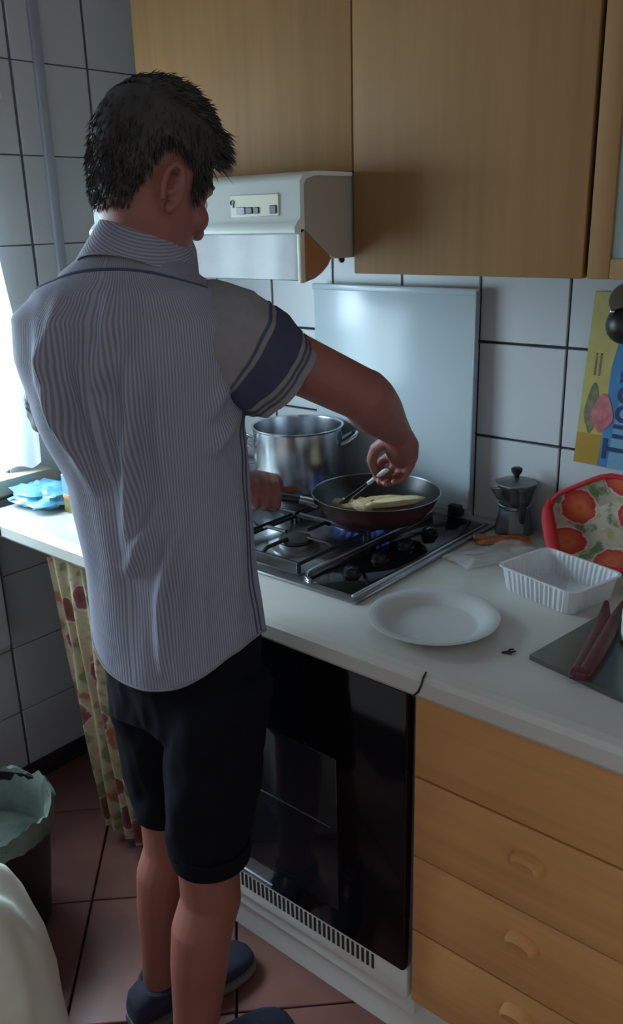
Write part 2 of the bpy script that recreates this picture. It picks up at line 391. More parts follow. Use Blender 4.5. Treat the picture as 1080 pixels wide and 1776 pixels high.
# oven
ov = thing('built_in_oven', 'black glass built-in oven with white slotted vent strip below', 'oven', (-0.955, 1.2, 0.0))
MB().box((-1.262, 1.005, 0.10), (-0.652, 1.60, 0.785)).build('housing', M['white_enamel'], ov, smooth=False)
dr = MB().box((-1.26, 0.975, 0.222), (-0.656, 1.004, 0.783), 0.007).build('door', M['black_gloss'], ov)
MB().box((-1.20, 0.9742, 0.275), (-0.80, 0.9756, 0.60), 0.0006, seg=1).build('door_window', M['oven_window'], dr)
MB().box((-1.19, 0.9732, 0.452), (-0.815, 0.9744, 0.4545)).build('reflection_line', M['steel_dark'], dr)  # thin strip painting in a line of reflection on the door glass
MB().box((-1.24, 0.9735, 0.232), (-0.97, 0.9752, 0.2345)).build('door_trim', M['steel_dark'], dr)
vp = MB().box((-1.262, 0.985, 0.152), (-0.656, 1.02, 0.219), 0.003).build('vent_strip', M['white_enamel'], ov)
slot = None
for k in range(46):
    x = -1.25+k*0.0115
    if slot is None: slot = MB().box((x, 0.9835, 0.178), (x+0.0052, 0.9862, 0.210)).build('slot', M['dark_gap'], vp)
    else: dup(slot, (k*0.0115, 0, 0), vp)
pl = struct(MB().box((-1.30, 1.03, 0.0), (-0.30, 1.05, 0.155)).build('baseboard_back', M['white_enamel']))

# drawer unit
du = thing('drawer_unit', 'honey beech drawer unit right of the black oven', 'cabinet', (-0.445, 1.2, 0.15))
MB().box((-0.648, 1.008, 0.155), (-0.242, 1.60, 0.785)).build('carcass', M['beech'], du, smooth=False)
for k, (z0, z1, kn) in enumerate(((0.632, 0.784, 0), (0.4755, 0.6285, 1), (0.322, 0.4740, 1), (0.160, 0.3185, 1))):
    d = MB().box((-0.646, 0.985, z0), (-0.244, 1.006, z1), 0.0022).build('drawer', M['beech_h_lit'], du)
    if kn:
        zc = (0.567, 0.416, 0.270)[k-1]; xc = -0.444
        prof = []
        for i in range(11):
            a = PI*i/10; prof.append((xc-0.026*math.cos(a), zc+0.003+0.017*math.sin(a)**0.7))
        mbh = MB(); mbh.rings([[V((x, 0.986, z)) for x, z in prof]+[V((xc+0.026, 0.986, zc-0.008)), V((xc-0.026, 0.986, zc-0.008))],
                               [V((xc+(x-xc)*0.96, 0.970, zc+(z-zc)*0.95)) for x, z in prof]+[V((xc+0.025, 0.974, zc-0.006)), V((xc-0.025, 0.974, zc-0.006))],
                               [V((xc+(x-xc)*0.75, 0.964, zc+(z-zc)*0.72)) for x, z in prof]+[V((xc+0.019, 0.968, zc-0.003)), V((xc-0.019, 0.968, zc-0.003))]])
        mbh.build('finger_pull', M['beech_h_lit'], d)

# ================================================================== WALL UNITS
yf = 1.32
wc = thing('wall_cabinet', 'wide plain beech wall cabinet between hood and glass cabinet', 'cabinet', (-0.79, 1.48, 1.382))
MB().box((-1.015, yf+0.022, 1.384), (-0.569, YB, 2.15)).build('carcass', M['beech'], wc, smooth=False)
MB().box((-1.0165, yf, 1.382), (-0.5725, yf+0.02, 2.15), 0.002).build('door', M['beech'], wc)
hc = thing('hood_cabinet', 'short beech wall cabinet directly above the cooker hood', 'cabinet', (-1.31, 1.48, 1.56))
MB().box((-1.598, yf+0.022, 1.562), (-1.0195, YB, 2.15)).build('carcass', M['beech'], hc, smooth=False)
MB().box((-1.600, yf, 1.560), (-1.0195, yf+0.02, 2.15), 0.002).build('door', M['beech'], hc)
gc = thing('glass_cabinet', 'beech framed wall cabinet with pale blue frosted glass at right edge', 'cabinet', (-0.35, 1.48, 1.382))
mb = MB(); x0, x1 = -0.566, -0.12
mb.box((x0, yf+0.022, 1.384), (x0+0.018, YB, 2.15)); mb.box((x1-0.018, yf+0.022, 1.384), (x1, YB, 2.15)); mb.box((x0, yf+0.022, 1.384), (x1, YB, 1.402)); mb.box((x0, YB-0.01, 1.384), (x1, YB-0.001, 2.15))
mb.box((x0, yf+0.03, 1.75), (x1, YB, 1.768))
mb.build('carcass', M['beech'], gc, smooth=False)
mb = MB(); mb.box((x0+0.001, yf, 1.382), (x0+0.036, yf+0.02, 2.15), 0.002); mb.box((x1-0.036, yf, 1.382), (x1, yf+0.02, 2.15), 0.002); mb.box((x0+0.036, yf, 1.382), (x1-0.036, yf+0.02, 1.412), 0.002)
mb.build('door_frame', M['beech'], gc)
MB().box((x0+0.034, yf+0.008, 1.408), (x1-0.034, yf+0.012, 2.15)).build('glass_pane', M['frost'], gc)

# cooker hood
hd = thing('cooker_hood', 'off-white cooker hood with control panel and glass visor', 'hood', (-1.31, 1.4, 1.41))
hx0, hx1 = -1.600, -1.02
prof = [(YB-0.01, 1.556), (1.318, 1.556), (1.21, 1.5555), (1.188, 1.549), (1.181, 1.538), (1.180, 1.470), (1.255, 1.418), (1.28, 1.411), (YB-0.01, 1.411)]
MB().prism([(hx0+0.003, y, z) for y, z in prof], (hx1-hx0-0.006, 0, 0)).build('canopy', M['hood_side'], hd, smooth=False)
fr = [(1.176, 1.5425), (1.186, 1.5525), (1.215, 1.5590), (1.322, 1.5590), (1.322, 1.552), (1.215, 1.5515), (1.192, 1.545), (1.186, 1.536), (1.186, 1.463), (1.172, 1.456), (1.160, 1.459), (1.159, 1.467), (1.166, 1.476), (1.175, 1.483)]
MB().prism([(hx0, y, z) for y, z in fr], (hx1-hx0, 0, 0)).build('front_fascia', M['hood'], hd, angle=60)
cp = MB().box((-1.186, 1.1728, 1.487), (-1.067, 1.177, 1.524), 0.001, seg=1).build('control_panel', M['hood_panel'], hd)
for (a, b, z0, z1, m_) in ((-1.170, -1.148, 1.491, 1.504, 'pipe'), (-1.146, -1.130, 1.492, 1.503, 'black'), (-1.127, -1.114, 1.492, 1.503, 'black'), (-1.088, -1.072, 1.491, 1.505, 'black')):
    MB().box((a, 1.1705, z0), (b, 1.1735, z1), 0.001, seg=1).build('switch', M[m_], cp)
ring = MB(); ring.lathe([(0.0032, 0), (0.0032, 0.0016), (0.005, 0.0016), (0.005, 0)], (-1.1805, 1.1728, 1.512), 14, Rx(PI/2)); ring.box((-1.179, 1.1712, 1.503), (-1.1765, 1.173, 1.508))
ring.build('lamp_symbol', M['black'], cp)
MB().box((hx0+0.01, 1.178, 1.378), (hx1-0.009, 1.1815, 1.465), 0.001, seg=1).build('visor', M['visor'], hd)
MB().box((hx1-0.009, 1.174, 1.374), (hx1, 1.186, 1.466), 0.002).build('visor_edge', M['hood_panel'], hd)
MB().box((hx0, 1.174, 1.374), (hx0+0.01, 1.186, 1.466), 0.002).build('visor_edge', M['hood_panel'], hd)
chk = [(1.186, 1.462), (1.255, 1.418), (1.262, 1.412), (1.252, 1.400), (1.236, 1.389), (1.215, 1.380), (1.186, 1.3745)]
MB().prism([(hx1-0.004, y, z) for y, z in chk], (-0.004, 0, 0)).build('cheek', M['brown'], hd, smooth=False)
MB().prism([(hx0+0.008, y, z) for y, z in chk], (-0.004, 0, 0)).build('cheek', M['brown'], hd, smooth=False)
MB().ball((-1.03, 1.30, 1.408), 0.006).build('screw_foot', M['black'], hd)

# ================================================================== HOB
hb = thing('gas_hob', 'steel gas hob with black grates and raised white lid', 'hob', (-1.14, 1.35, ZC))
MB().box((-1.42, 1.10, ZC), (-0.85, 1.60, ZC+0.008), 0.004).build('tray', M['steel_dark'], hb)
MB().box((-1.395, 1.125, ZC+0.008), (-1.005, 1.575, ZC+0.012), 0.003).build('burner_well', M['steel_dark'], hb)
kp = MB().box((-0.985, 1.118, ZC+0.007), (-0.872, 1.585, ZC+0.0105), 0.002).build('knob_panel', M['black_gloss'], hb)
MB().tube([(-0.998, 1.575, ZC+0.012), (-0.998, 1.20, ZC+0.014), (-0.998, 1.165, ZC+0.014), (-0.995, 1.140, ZC+0.014), (-0.986, 1.124, ZC+0.013), (-0.970, 1.116, ZC+0.011)], 0.0042, 8).build('rim_bar', M['steel'], hb)
MB().box((-0.868, 1.11, ZC+0.006), (-0.860, 1.59, ZC+0.013), 0.002).build('rim_bar', M['steel'], hb)
for k, y in enumerate((1.185, 1.275, 1.365, 1.455)):
    kb = MB().lathe([(0.0, 0.0), (0.018, 0.0), (0.018, 0.003), (0.0155, 0.005), (0.0145, 0.014), (0.012, 0.016), (0.0, 0.016)], (-0.925, y, ZC+0.0105), 20).build('knob', M['knob'], hb)
    MB().box((-0.9265, y-0.013, ZC+0.026), (-0.9235, y+0.001, ZC+0.0274)).build('pointer', M['steel'], kb)
GZ = 0.872
burners = [(-1.10, 1.225, 0.036), (-1.31, 1.225, 0.030), (-1.09, 1.43, 0.044), (-1.32, 1.46, 0.036)]
for bx, by, br in burners:
    b = MB().lathe([(0, 0), (br*1.35, 0), (br*1.35, 0.004), (br*1.0, 0.008), (br, 0.016), (0, 0.016)], (bx, by, ZC+0.012), 24).build('burner', M['alu'], hb)
    MB().lathe([(0, 0.016), (br*0.92, 0.016), (br*0.98, 0.019), (br*0.9, 0.024), (0, 0.025)], (bx, by, ZC+0.012), 24).build('burner_cap', M['black_iron'], b)
for gx0, gx1, gy0, gy1 in ((-1.20, -1.01, 1.13, 1.34), (-1.40, -1.215, 1.13, 1.34), (-1.20, -1.01, 1.355, 1.57), (-1.40, -1.215, 1.355, 1.57)):
    mb = MB(); r = 0.0042
    mb.tube([(gx0, gy0, GZ-0.012), (gx1, gy0, GZ-0.012), (gx1, gy1, GZ-0.012), (gx0, gy1, GZ-0.012), (gx0, gy0+0.001, GZ-0.012)], r, 8)
    cx, cy = (gx0+gx1)/2, (gy0+gy1)/2
    for (ax, ay), (bx, by) in (((gx0, cy), (gx0+0.065, cy)), ((gx1, cy), (gx1-0.065, cy)), ((cx, gy0), (cx, gy0+0.075)), ((cx, gy1), (cx, gy1-0.075))):
        mb.tube([(ax, ay, GZ-0.012), (lerp(ax, bx, 0.2), lerp(ay, by, 0.2), GZ-r), (bx, by, GZ-r)], r, 8)
    for px, py in ((gx0, gy0), (gx1, gy0), (gx0, gy1), (gx1, gy1)): mb.tube([(px, py, GZ-0.010), (px, py, ZC+0.011)], r, 8)
    mb.build('grate', M['black_iron'], hb)
# gas flames under the pan
fm = bpy.data.materials.new('gas_flame'); fm.use_nodes = True; t = NT(fm)
em = t.n('ShaderNodeEmission', Strength=0.5); em.inputs['Color'].default_value = (0.10, 0.25, 0.95, 1)
tp = t.n('ShaderNodeBsdfTransparent'); mx = t.n('ShaderNodeMixShader', Fac=0.5); t.l(tp, 0, mx, 1); t.l(em, 0, mx, 2)
t.t.links.new(mx.outputs[0], t.t.nodes['Material Output'].inputs['Surface'])
for k in range(18):
    a = 2*PI*k/18; c_, s_ = math.cos(a), math.sin(a); bx, by, br = burners[2]
    p = [V((bx+c_*d, by+s_*d, z)) for d, z in ((br*1.0, 0.852), (br*1.18, 0.858), (br*1.28, 0.866), (br*1.32, 0.8705))]
    MB().tube(p, [0.003, 0.0048, 0.003, 0.0006], 6).build('flame', fm, hb)
# raised lid
ld = MB().box((-1.365, 1.6125, 0.852), (-0.925, 1.6205, 1.332), 0.004).build('lid', M['lid'], hb)
MB().box((-1.367, 1.608, 1.322), (-0.923, 1.624, 1.336), 0.003).build('lid_edge', M['lid'], ld)
MB().box((-0.926, 1.610, 0.85), (-0.922, 1.626, 1.33), 0.001).build('lid_edge', M['pipe'], ld)
for x in (-1.30, -0.955): MB().box((x-0.015, 1.597, ZC+0.005), (x+0.015, 1.622, 0.862), 0.003).build('hinge', M['black'], hb)

# ================================================================== POTS
pc = V((-1.04, 1.42, GZ)); pan = thing('frying_pan', 'round dark frying pan with brown outside over the flame', 'pan', pc)
MB().lathe([(0, 0.0), (0.095, 0.0), (0.104, 0.003), (0.125, 0.030), (0.1365, 0.052), (0.1385, 0.0535)], pc, 48).build('pan_body', M['pan_out'], pan)
MB().lathe([(0.1385, 0.0535), (0.1355, 0.0525), (0.123, 0.031), (0.103, 0.007), (0.094, 0.005), (0, 0.005)], pc, 48).build('coating', M['pan_in'], pan)
MB().lathe([(0.1375, 0.0525), (0.1390, 0.0540), (0.1370, 0.0548), (0.1358, 0.0530), (0.1375, 0.0525)], pc, 48).build('rim', M['steel_dark'], pan)
hdv = V((-0.145, -0.212, 0)).normalized(); 
MB().tube([pc+hdv*0.132+V((0, 0, 0.040)), pc+hdv*0.155+V((0, 0, 0.050)), pc+hdv*0.175+V((0, 0, 0.056))], [0.014, 0.012, 0.011], 10, flat=0.7).build('handle_ferrule', M['steel'], pan)
hpts = [pc+hdv*d+V((0, 0, z)) for d, z in ((0.172, 0.055), (0.20, 0.062), (0.25, 0.072), (0.30, 0.080), (0.335, 0.083))]
MB().tube(hpts, [0.011, 0.0125, 0.0135, 0.0135, 0.011], 12, flat=0.75, round_ends=True).build('handle', M['black'], pan)
# food in the pan
def slab_food(name, outline, z, th, mt, label, rz, c, tilt=0.0):
    n = len(outline); R = []
    for k, (s, dz) in enumerate(((0.80, 0.0), (1.0, 0.25), (1.0, 0.65), (0.86, 1.0))):
        R.append([V((x*s, y*s, th*dz+0.0025*math.sin(5*i+x*90)*(k == 3))) for i, (x, y) in enumerate(outline)])
    mb = MB(); mb.rings(R)
    mtx = Matrix.Translation(V(c)+V((0, 0, z))) @ Rz(rz).to_4x4() @ Ry(tilt).to_4x4()
    bmesh.ops.transform(mb.bm, matrix=mtx, verts=mb.bm.verts)
    return tag(mb.build(name, mt, origin=tuple(V(c)+V((0, 0, z)))), label, 'food', 'fillets frying in the pan')
def blobline(rx, ry, n=26, w=0.12, ph=0.0):
    return [((rx*(1+w*math.sin(3*2*PI*i/n+ph)*0.6))*math.cos(2*PI*i/n), ry*(1+w*math.cos(2*2*PI*i/n+ph))*math.sin(2*PI*i/n)) for i in range(n)]
fz = GZ+0.0055
slab_food('fried_fillet', blobline(0.066, 0.040), fz, 0.020, M['food'], 'broad golden fillet in the middle of the frying pan', 0.75, (-1.045, 1.448, 0))
slab_food('fried_fillet', blobline(0.066, 0.017, ph=1.0), fz+0.0205, 0.014, M['food2'], 'narrow pale fillet at the right side of the frying pan', 0.92, (-1.000, 1.432, 0), -0.03)
slab_food('fried_fillet', blobline(0.036, 0.026, ph=2.0), fz, 0.012, M['food'], 'small browned fillet at the left side of the frying pan', 0.4, (-1.118, 1.412, 0))

ppc = V((-1.325, 1.495, GZ)); pot = thing('stock_pot', 'tall stainless steel pot without a lid on the rear burner', 'pot', ppc)
MB().lathe([(0, 0), (0.098, 0), (0.104, 0.004), (0.106, 0.012), (0.106, 0.143), (0.110, 0.147), (0.110, 0.149), (0.1045, 0.148), (0.1035, 0.142), (0.1035, 0.010), (0.096, 0.004), (0, 0.004)], ppc, 56).build('pot_body', M['steel'], pot)
for sgn in (-1, 1):
    a = math.radians(217 if sgn < 0 else 37); d = V((math.cos(a), math.sin(a), 0)); p = V((-d.y, d.x, 0))
    pts = [ppc+d*0.105+p*0.032+V((0, 0, 0.105)), ppc+d*0.122+p*0.034+V((0, 0, 0.114)), ppc+d*0.136+p*0.026+V((0, 0, 0.124)), ppc+d*0.141+V((0, 0, 0.126)), ppc+d*0.136-p*0.026+V((0, 0, 0.124)), ppc+d*0.122-p*0.034+V((0, 0, 0.114)), ppc+d*0.105-p*0.032+V((0, 0, 0.105))]
    MB().tube(pts, 0.0052, 10).build('handle', M['steel'], pot)
MB().lathe([(0, 0.004), (0.1036, 0.004), (0.1036, 0.055), (0, 0.055)], ppc, 40).build('dark_contents', M['black_iron'], pot)

# low dark pan standing behind on the worktop
lp = V((-1.545, 1.53, ZC)); lpan = thing('saucepan', 'low dark saucepan with loop handles left of the tall pot', 'pot', lp)
MB().lathe([(0, 0), (0.085, 0), (0.092, 0.006), (0.095, 0.075), (0.098, 0.078), (0.092, 0.077), (0.089, 0.01), (0, 0.006)], lp, 36).build('pot_body', M['steel_dark'], lpan)
MB().lathe([(0.097, 0.078), (0.09, 0.088), (0.06, 0.102), (0.02, 0.108), (0, 0.108)], lp, 36).build('pot_lid', M['steel_dark'], lpan)
MB().lathe([(0, 0.108), (0.008, 0.110), (0.015, 0.122), (0.010, 0.130), (0, 0.131)], lp, 16).build('lid_knob', M['black'], lpan)
for a in (-55, 125):
    d = Rz(math.radians(a)) @ V((1, 0, 0)); p = V((-d.y, d.x, 0))
    MB().tube([lp+d*0.092+p*0.03+V((0, 0, 0.055)), lp+d*0.125+p*0.026+V((0, 0, 0.06)), lp+d*0.133+V((0, 0, 0.061)), lp+d*0.125-p*0.026+V((0, 0, 0.06)), lp+d*0.092-p*0.03+V((0, 0, 0.055))], 0.007, 8).build('handle', M['black'], lpan)

# moka pot
mc = V((-0.808, 1.605, ZC)); mk = thing('moka_pot', 'small faceted aluminium moka pot against the tiles', 'coffee pot', mc)
MB().lathe([(0, 0), (0.043, 0), (0.043, 0.006), (0.033, 0.052), (0.033, 0.058)], mc, 8, Rz(0.2)).build('base_chamber', M['alu'], mk, angle=15)
MB().lathe([(0.034, 0.056), (0.036, 0.058), (0.036, 0.063), (0.034, 0.065)], mc, 24).build('collar', M['steel_dark'], mk)
MB().lathe([(0.030, 0.063), (0.031, 0.066), (0.044, 0.108), (0.045, 0.110), (0.041, 0.110)], mc, 8, Rz(0.2)).build('top_chamber', M['alu'], mk, angle=15)
MB().lathe([(0.0455, 0.109), (0.0455, 0.112), (0.028, 0.118), (0.008, 0.121), (0, 0.121)], mc, 8, Rz(0.2)).build('pot_lid', M['alu'], mk, angle=15)
MB().lathe([(0, 0.120), (0.006, 0.120), (0.006, 0.127), (0.011, 0.133), (0.012, 0.141), (0.008, 0.144), (0, 0.1445)], mc, 12).build('lid_knob', M['black'], mk)
dm = V((-0.9, -0.3, 0)).normalized()
MB().prism([mc+V((-0.02, -0.038, 0.106)), mc+V((-0.032, -0.056, 0.108)), mc+V((-0.022, -0.040, 0.080))], (0.012, -0.006, 0)).build('spout', M['alu'], mk, smooth=False)
MB().tube([mc+V((0.026, -0.030, 0.103)), mc+V((0.040, -0.046, 0.102)), mc+V((0.045, -0.052, 0.090)), mc+V((0.042, -0.048, 0.045))], [0.006, 0.007, 0.008, 0.006], 8, flat=1.3, round_ends=True).build('handle', M['black'], mk)

# ================================================================== WORKTOP CLUTTER
plc = V((-0.700, 1.118, ZC+0.0005)); 
pt = MB().lathe([(0, 0.0), (0.072, 0.0), (0.078, 0.002), (0.086, 0.012), (0.106, 0.0185), (0.109, 0.0175), (0.1095, 0.0190), (0.106, 0.0200), (0.085, 0.0140), (0.076, 0.0040), (0.070, 0.0024), (0, 0.0020)], plc, 64).build('plate', M['plate'], origin=plc)
tag(pt, 'round white disposable plate on the worktop in front of the hob', 'plate')

# ribbed white tray
tc = V((-0.592, 1.360, ZC+0.0005)); ax = V((0.178, -0.045, 0)).normalized(); ay = V((0.045, 0.150, 0)).normalized()
trm = Matrix(((ax.x, -ax.y, 0, tc.x), (ax.y, ax.x, 0, tc.y), (0, 0, 1, tc.z), (0, 0, 0, 1)))
def rrect(hx, hy, r, n=6, rib=0.0, nr=0):
    out = []
    for cx, cy, a0 in ((hx-r, hy-r, 0), (-hx+r, hy-r, PI/2), (-hx+r, -hy+r, PI), (hx-r, -hy+r, 1.5*PI)):
        for i in range(n+1):
            a = a0+PI/2*i/n; out.append((cx+r*math.cos(a), cy+r*math.sin(a)))
    return out
def dens(poly, step):
    out = []
    for (x, y), (x2, y2) in zip(poly, poly[1:]+poly[:1]):
        d = math.hypot(x2-x, y2-y); k = max(1, int(round(d/step)))
        for i in range(k): out.append((x+(x2-x)*i/k, y+(y2-y)*i/k))
    return out
base = dens(rrect(0.082, 0.066, 0.018), 0.0016); n = len(base)
def ribring(s, z, amp):
    R = []
    for i, (x, y) in enumerate(base):
        on_side = (abs(x) < 0.066 or abs(y) < 0.05)
        q = (x if abs(y) > 0.05 else y)
        rr = (amp*(1 if math.sin(2*PI*q/0.0105) > 0 else -1)) if on_side else 0
        l = math.hypot(x, y); R.append(V((x*s+rr*x/l*(abs(x) > 0.07), y*s+rr*y/l*(abs(y) > 0.05), z)))
    return R
mb = MB(); mb.rings([ribring(0.90, 0.0, 0), ribring(0.93, 0.004, 0.0012), ribring(1.0, 0.040, 0.0012), ribring(1.01, 0.044, 0), ribring(1.07, 0.0455, 0), ribring(1.07, 0.0475, 0), ribring(1.005, 0.0472, 0), ribring(0.985, 0.042, 0.0012), ribring(0.915, 0.005, 0.0012), ribring(0.88, 0.0025, 0)])
bmesh.ops.transform(mb.bm, matrix=trm, verts=mb.bm.verts)
ty = mb.build('food_tray', M['white_plastic'], origin=tc); tag(ty, 'white ribbed plastic food tray beside the floral basket', 'tray')

# floral fabric basket leaning on the wall
bo = V((-0.60, 1.565, ZC)); bk = thing('fabric_basket', 'red rimmed fabric basket with vegetable print leaning on the tiles', 'basket', bo)
# wide square mouth tilted toward the room: mouth corners, and a smaller square bottom behind it
mouth = [V((-0.728, 1.592, 0.925)), V((-0.652, 1.488, ZC+0.012)), V((-0.490, 1.500, ZC+0.012)), V((-0.480, 1.615, 0.955)), V((-0.615, 1.628, 0.990))]
cen = sum(mouth, V())/5
nrm = V((0.10, 0.62, -0.40)).normalized()
bot = [cen+(p-cen)*0.62+nrm*0.048 for p in mouth]
def edge_pts(P, k=6):
    out = []
    for a, b in zip(P, P[1:]+P[:1]):
        for i in range(k): out.append(a.lerp(b, i/k))
    return out
def smoothring(P):
    Q = edge_pts(P); n = len(Q)
    for _ in range(2): Q = [(Q[i-1]+Q[i]*2+Q[(i+1) % n])/4 for i in range(n)]
    return Q
A = smoothring(mouth); B = smoothring(bot)
for p in A+B: p.z = max(p.z, ZC+0.004); p.y = min(p.y, YB-0.012)
inner_A = [cen+(p-cen)*0.985 for p in A]; inner_B = [p.lerp(cen, 0.10)-nrm*0.004 for p in B]
mb = MB(); uvl = mb.bm.loops.layers.uv.verify()
mb.rings([[p+nrm*0.003 for p in A], B], caps=False); mb.face([mb.bm.verts.new(p) for p in B])
mb.build('outer_shell', M['red'], bk)
mb = MB(); uvl = mb.bm.loops.layers.uv.verify()
mb.rings([inner_A, [a.lerp(b, 0.5) for a, b in zip(inner_A, inner_B)], inner_B, [p.lerp(sum(inner_B, V())/len(inner_B), 0.6) for p in inner_B]], caps=False)
mb.face([mb.bm.verts.new(p.lerp(sum(inner_B, V())/len(inner_B), 0.6)) for p in inner_B])
for f in mb.bm.faces:
    for lp in f.loops: lp[uvl].uv = ((lp.vert.co-cen).dot(V((1, 0.1, 0)))*1.6, (lp.vert.co-cen).dot(V((0, 0.55, 0.83)))*1.6)
mb.build('print_lining', M['basket'], bk)
MB().tube(A+[A[0]], 0.0052, 8).build('rim_binding', M['red'], bk)
MB().tube([A[k]-nrm*0.004+V((-0.004, -0.002, -0.003)) for k in range(0, 8)], [0.005, 0.010, 0.013, 0.014, 0.014, 0.013, 0.010, 0.006], 10, flat=0.6, round_ends=True).build('side_band', M['red'], bk)

# crumpled clear film with an orange label
def crumple(c, sx, sy, h, rz, seed, nu=34, nv=22):
    def f(u, v):
        x, y = (u-0.5)*sx, (v-0.5)*sy
        q = V((x*16+seed, y*16, seed*0.7)); e_ = min(u, 1-u, v, 1-v)
        z = h*(0.35+0.65*abs(noise.noise(q))+0.5*abs(noise.noise(q*2.3)))*min(1, e_*6+0.25)
        dx = 0.012*noise.noise(q+V((9, 3, 1))); dy = 0.012*noise.noise(q+V((2, 7, 5)))
        p = Rz(rz) @ V((x+dx, y+dy, 0)); return V(c)+V((p.x, p.y, z+0.0006))
    return MB().grid(nu, nv, f, lambda a, b: (a, b))
fc = V((-0.772, 1.455, ZC)); fo = thing('film_wrap', 'crumpled clear plastic wrapper between the hob and the white tray', 'wrapper', fc)
crumple(fc, 0.085, 0.19, 0.020, -0.45, 3.1).build('film', M['film'], fo)
lb = thing('snack_packet', 'flat orange and brown printed packet in front of the moka pot', 'packet', (-0.80, 1.535, ZC))
crumple((-0.80, 1.535, ZC), 0.115, 0.045, 0.012, 0.50, 8.2, 20, 10).build('packet_body', M['label_orange'], lb)
MB().box((-0.852, 1.500, ZC+0.006), (-0.825, 1.522, ZC+0.0135), 0.002, rot=Rz(0.5)).build('seal', M['brown'], lb)

# grey glass board
bd = MB().prism([(-0.519, 1.106, ZC+0.0005), (-0.250, 1.045, ZC+0.0005), (-0.250, 1.300, ZC+0.0005), (-0.488, 1.318, ZC+0.0005)], (0, 0, 0.008)).build('chopping_board', M['board'], smooth=False)
tag(bd, 'grey glass chopping board under the red tongs', 'board')
# dark red wooden tongs lying on the board and reaching over the tray edge
tg = thing('tongs', 'dark red two-armed tongs lying across the grey board', 'tongs', (-0.45, 1.2, ZC+0.010))
zt = ZC+0.0145
arm1 = [(-0.4335, 1.083, zt), (-0.442, 1.135, zt+0.001), (-0.456, 1.215, zt+0.004), (-0.4755, 1.285, zt+0.008), (-0.489, 1.325, zt+0.011)]
arm2 = [(-0.4240, 1.088, zt+0.003), (-0.431, 1.140, zt+0.004), (-0.4435, 1.215, zt+0.006), (-0.4565, 1.285, zt+0.010), (-0.465, 1.335, zt+0.013)]
MB().tube(arm1, [0.012, 0.0125, 0.013, 0.009, 0.004], 10, flat=0.42, round_ends=True).build('arm', M['knife_red'], tg)
MB().tube(arm2, [0.010, 0.0115, 0.012, 0.008, 0.004], 10, flat=0.42, round_ends=True).build('arm', M['knife_red'], tg)
MB().box((-0.442, 1.074, ZC+0.0088), (-0.418, 1.096, zt+0.009), 0.003, rot=Rz(0.1)).build('hinge_block', M['knife_red'], tg)
# white jar and parsley at right edge
jc = V((-0.398, 1.250, ZC+0.009)); j = thing('jar', 'pale round jar at the right edge behind the red tongs', 'jar', jc)
MB().lathe([(0, 0), (0.030, 0), (0.034, 0.004), (0.035, 0.05), (0.031, 0.058), (0.031, 0.064)], jc, 24).build('jar_body', M['sack'], j)
MB().lathe([(0.0325, 0.063), (0.033, 0.066), (0.033, 0.076), (0.030, 0.078), (0, 0.078)], jc, 24).build('jar_lid', M['white_plastic'], j)
lv = thing('parsley', 'few dark green leaves lying beside the white tray', 'herb', (-0.475, 1.455, ZC))
for k in range(7):
    a = k*0.9; c0 = V((-0.470+0.02*math.cos(a), 1.455+0.03*math.sin(a*1.7), ZC+0.004+0.0035*k)); d = V((math.cos(a*2), math.sin(a*2), 0.25)).normalized(); s2 = V((-d.y, d.x, 0.1))
    pts = [c0-d*0.02, c0-d*0.008+s2*0.010, c0+d*0.006+s2*0.012, c0+d*0.024, c0+d*0.006-s2*0.012, c0-d*0.008-s2*0.010]
    MB().prism(pts, (0, 0, 0.0012)).build('leaf', M['leaf'], lv, smooth=False)
# dark sprig on the worktop
sg = MB().tube([(-0.562, 1.098, ZC+0.002), (-0.553, 1.104, ZC+0.002), (-0.546, 1.114, ZC+0.0025)], [0.0014, 0.0028, 0.001], 6)
sg.tube([(-0.553, 1.104, ZC+0.002), (-0.556, 1.112, ZC+0.003), (-0.552, 1.119, ZC+0.002)], [0.0018, 0.0014, 0.0008], 6); sg.tube([(-0.553, 1.104, ZC+0.002), (-0.547, 1.101, ZC+0.002)], [0.0018, 0.001], 6)
tag(sg.build('herb_sprig', M['black_iron'], origin=(-0.553, 1.104, ZC)), 'tiny dark herb scrap on the worktop right of the plate', 'scrap')

# printed sheet on the tiles
def at_sheet(u, v): return V((-0.688, 1.640, 1.338))+V((0.2*u, 0, 0)) if 0 else None
so = V((-0.682, 1.641, 1.336)); su = V((0.998, 0, -0.030)).normalized(); sv = V((-0.055, 0, -1)).normalized()
sh = thing('printed_sheet', 'yellow and blue printed sheet hung on the tiles at right', 'poster', so)
def quad(u0, u1, v0, v1, th=0.0008, off=0.0):
    P = [so+su*u+sv*v+V((0, -off, 0)) for u, v in ((u0, v0), (u1, v0), (u1, v1), (u0, v1))]
    return MB().prism(P, (0, -th, 0))
M['p_yellow'] = mat('print_yellow', lin(166, 152, 84), 0.45, vary=0.12, scale=20)
M['p_ochre'] = mat('print_ochre', lin(158, 124, 44), 0.45, vary=0.08)
M['p_blue'] = mat('print_blue', lin(54, 112, 156), 0.4, vary=0.25, scale=16)
M['p_pale'] = mat('print_pale_blue', lin(104, 146, 172), 0.4, vary=0.12, scale=16)
M['p_navy'] = mat('print_navy', lin(28, 50, 92), 0.5)
M['p_pink'] = mat('print_pink', lin(172, 96, 100), 0.5, vary=0.35, scale=50)
M['p_grey'] = mat('print_grey_green', lin(98, 98, 74), 0.5, vary=0.45, scale=60)
quad(0, 0.165, 0, 0.340).build('sheet', M['p_yellow'], sh, smooth=False)
quad(0, 0.052, 0.277, 0.3395, 0.0004, 0.0008).build('ochre_field', M['p_ochre'], sh, smooth=False)
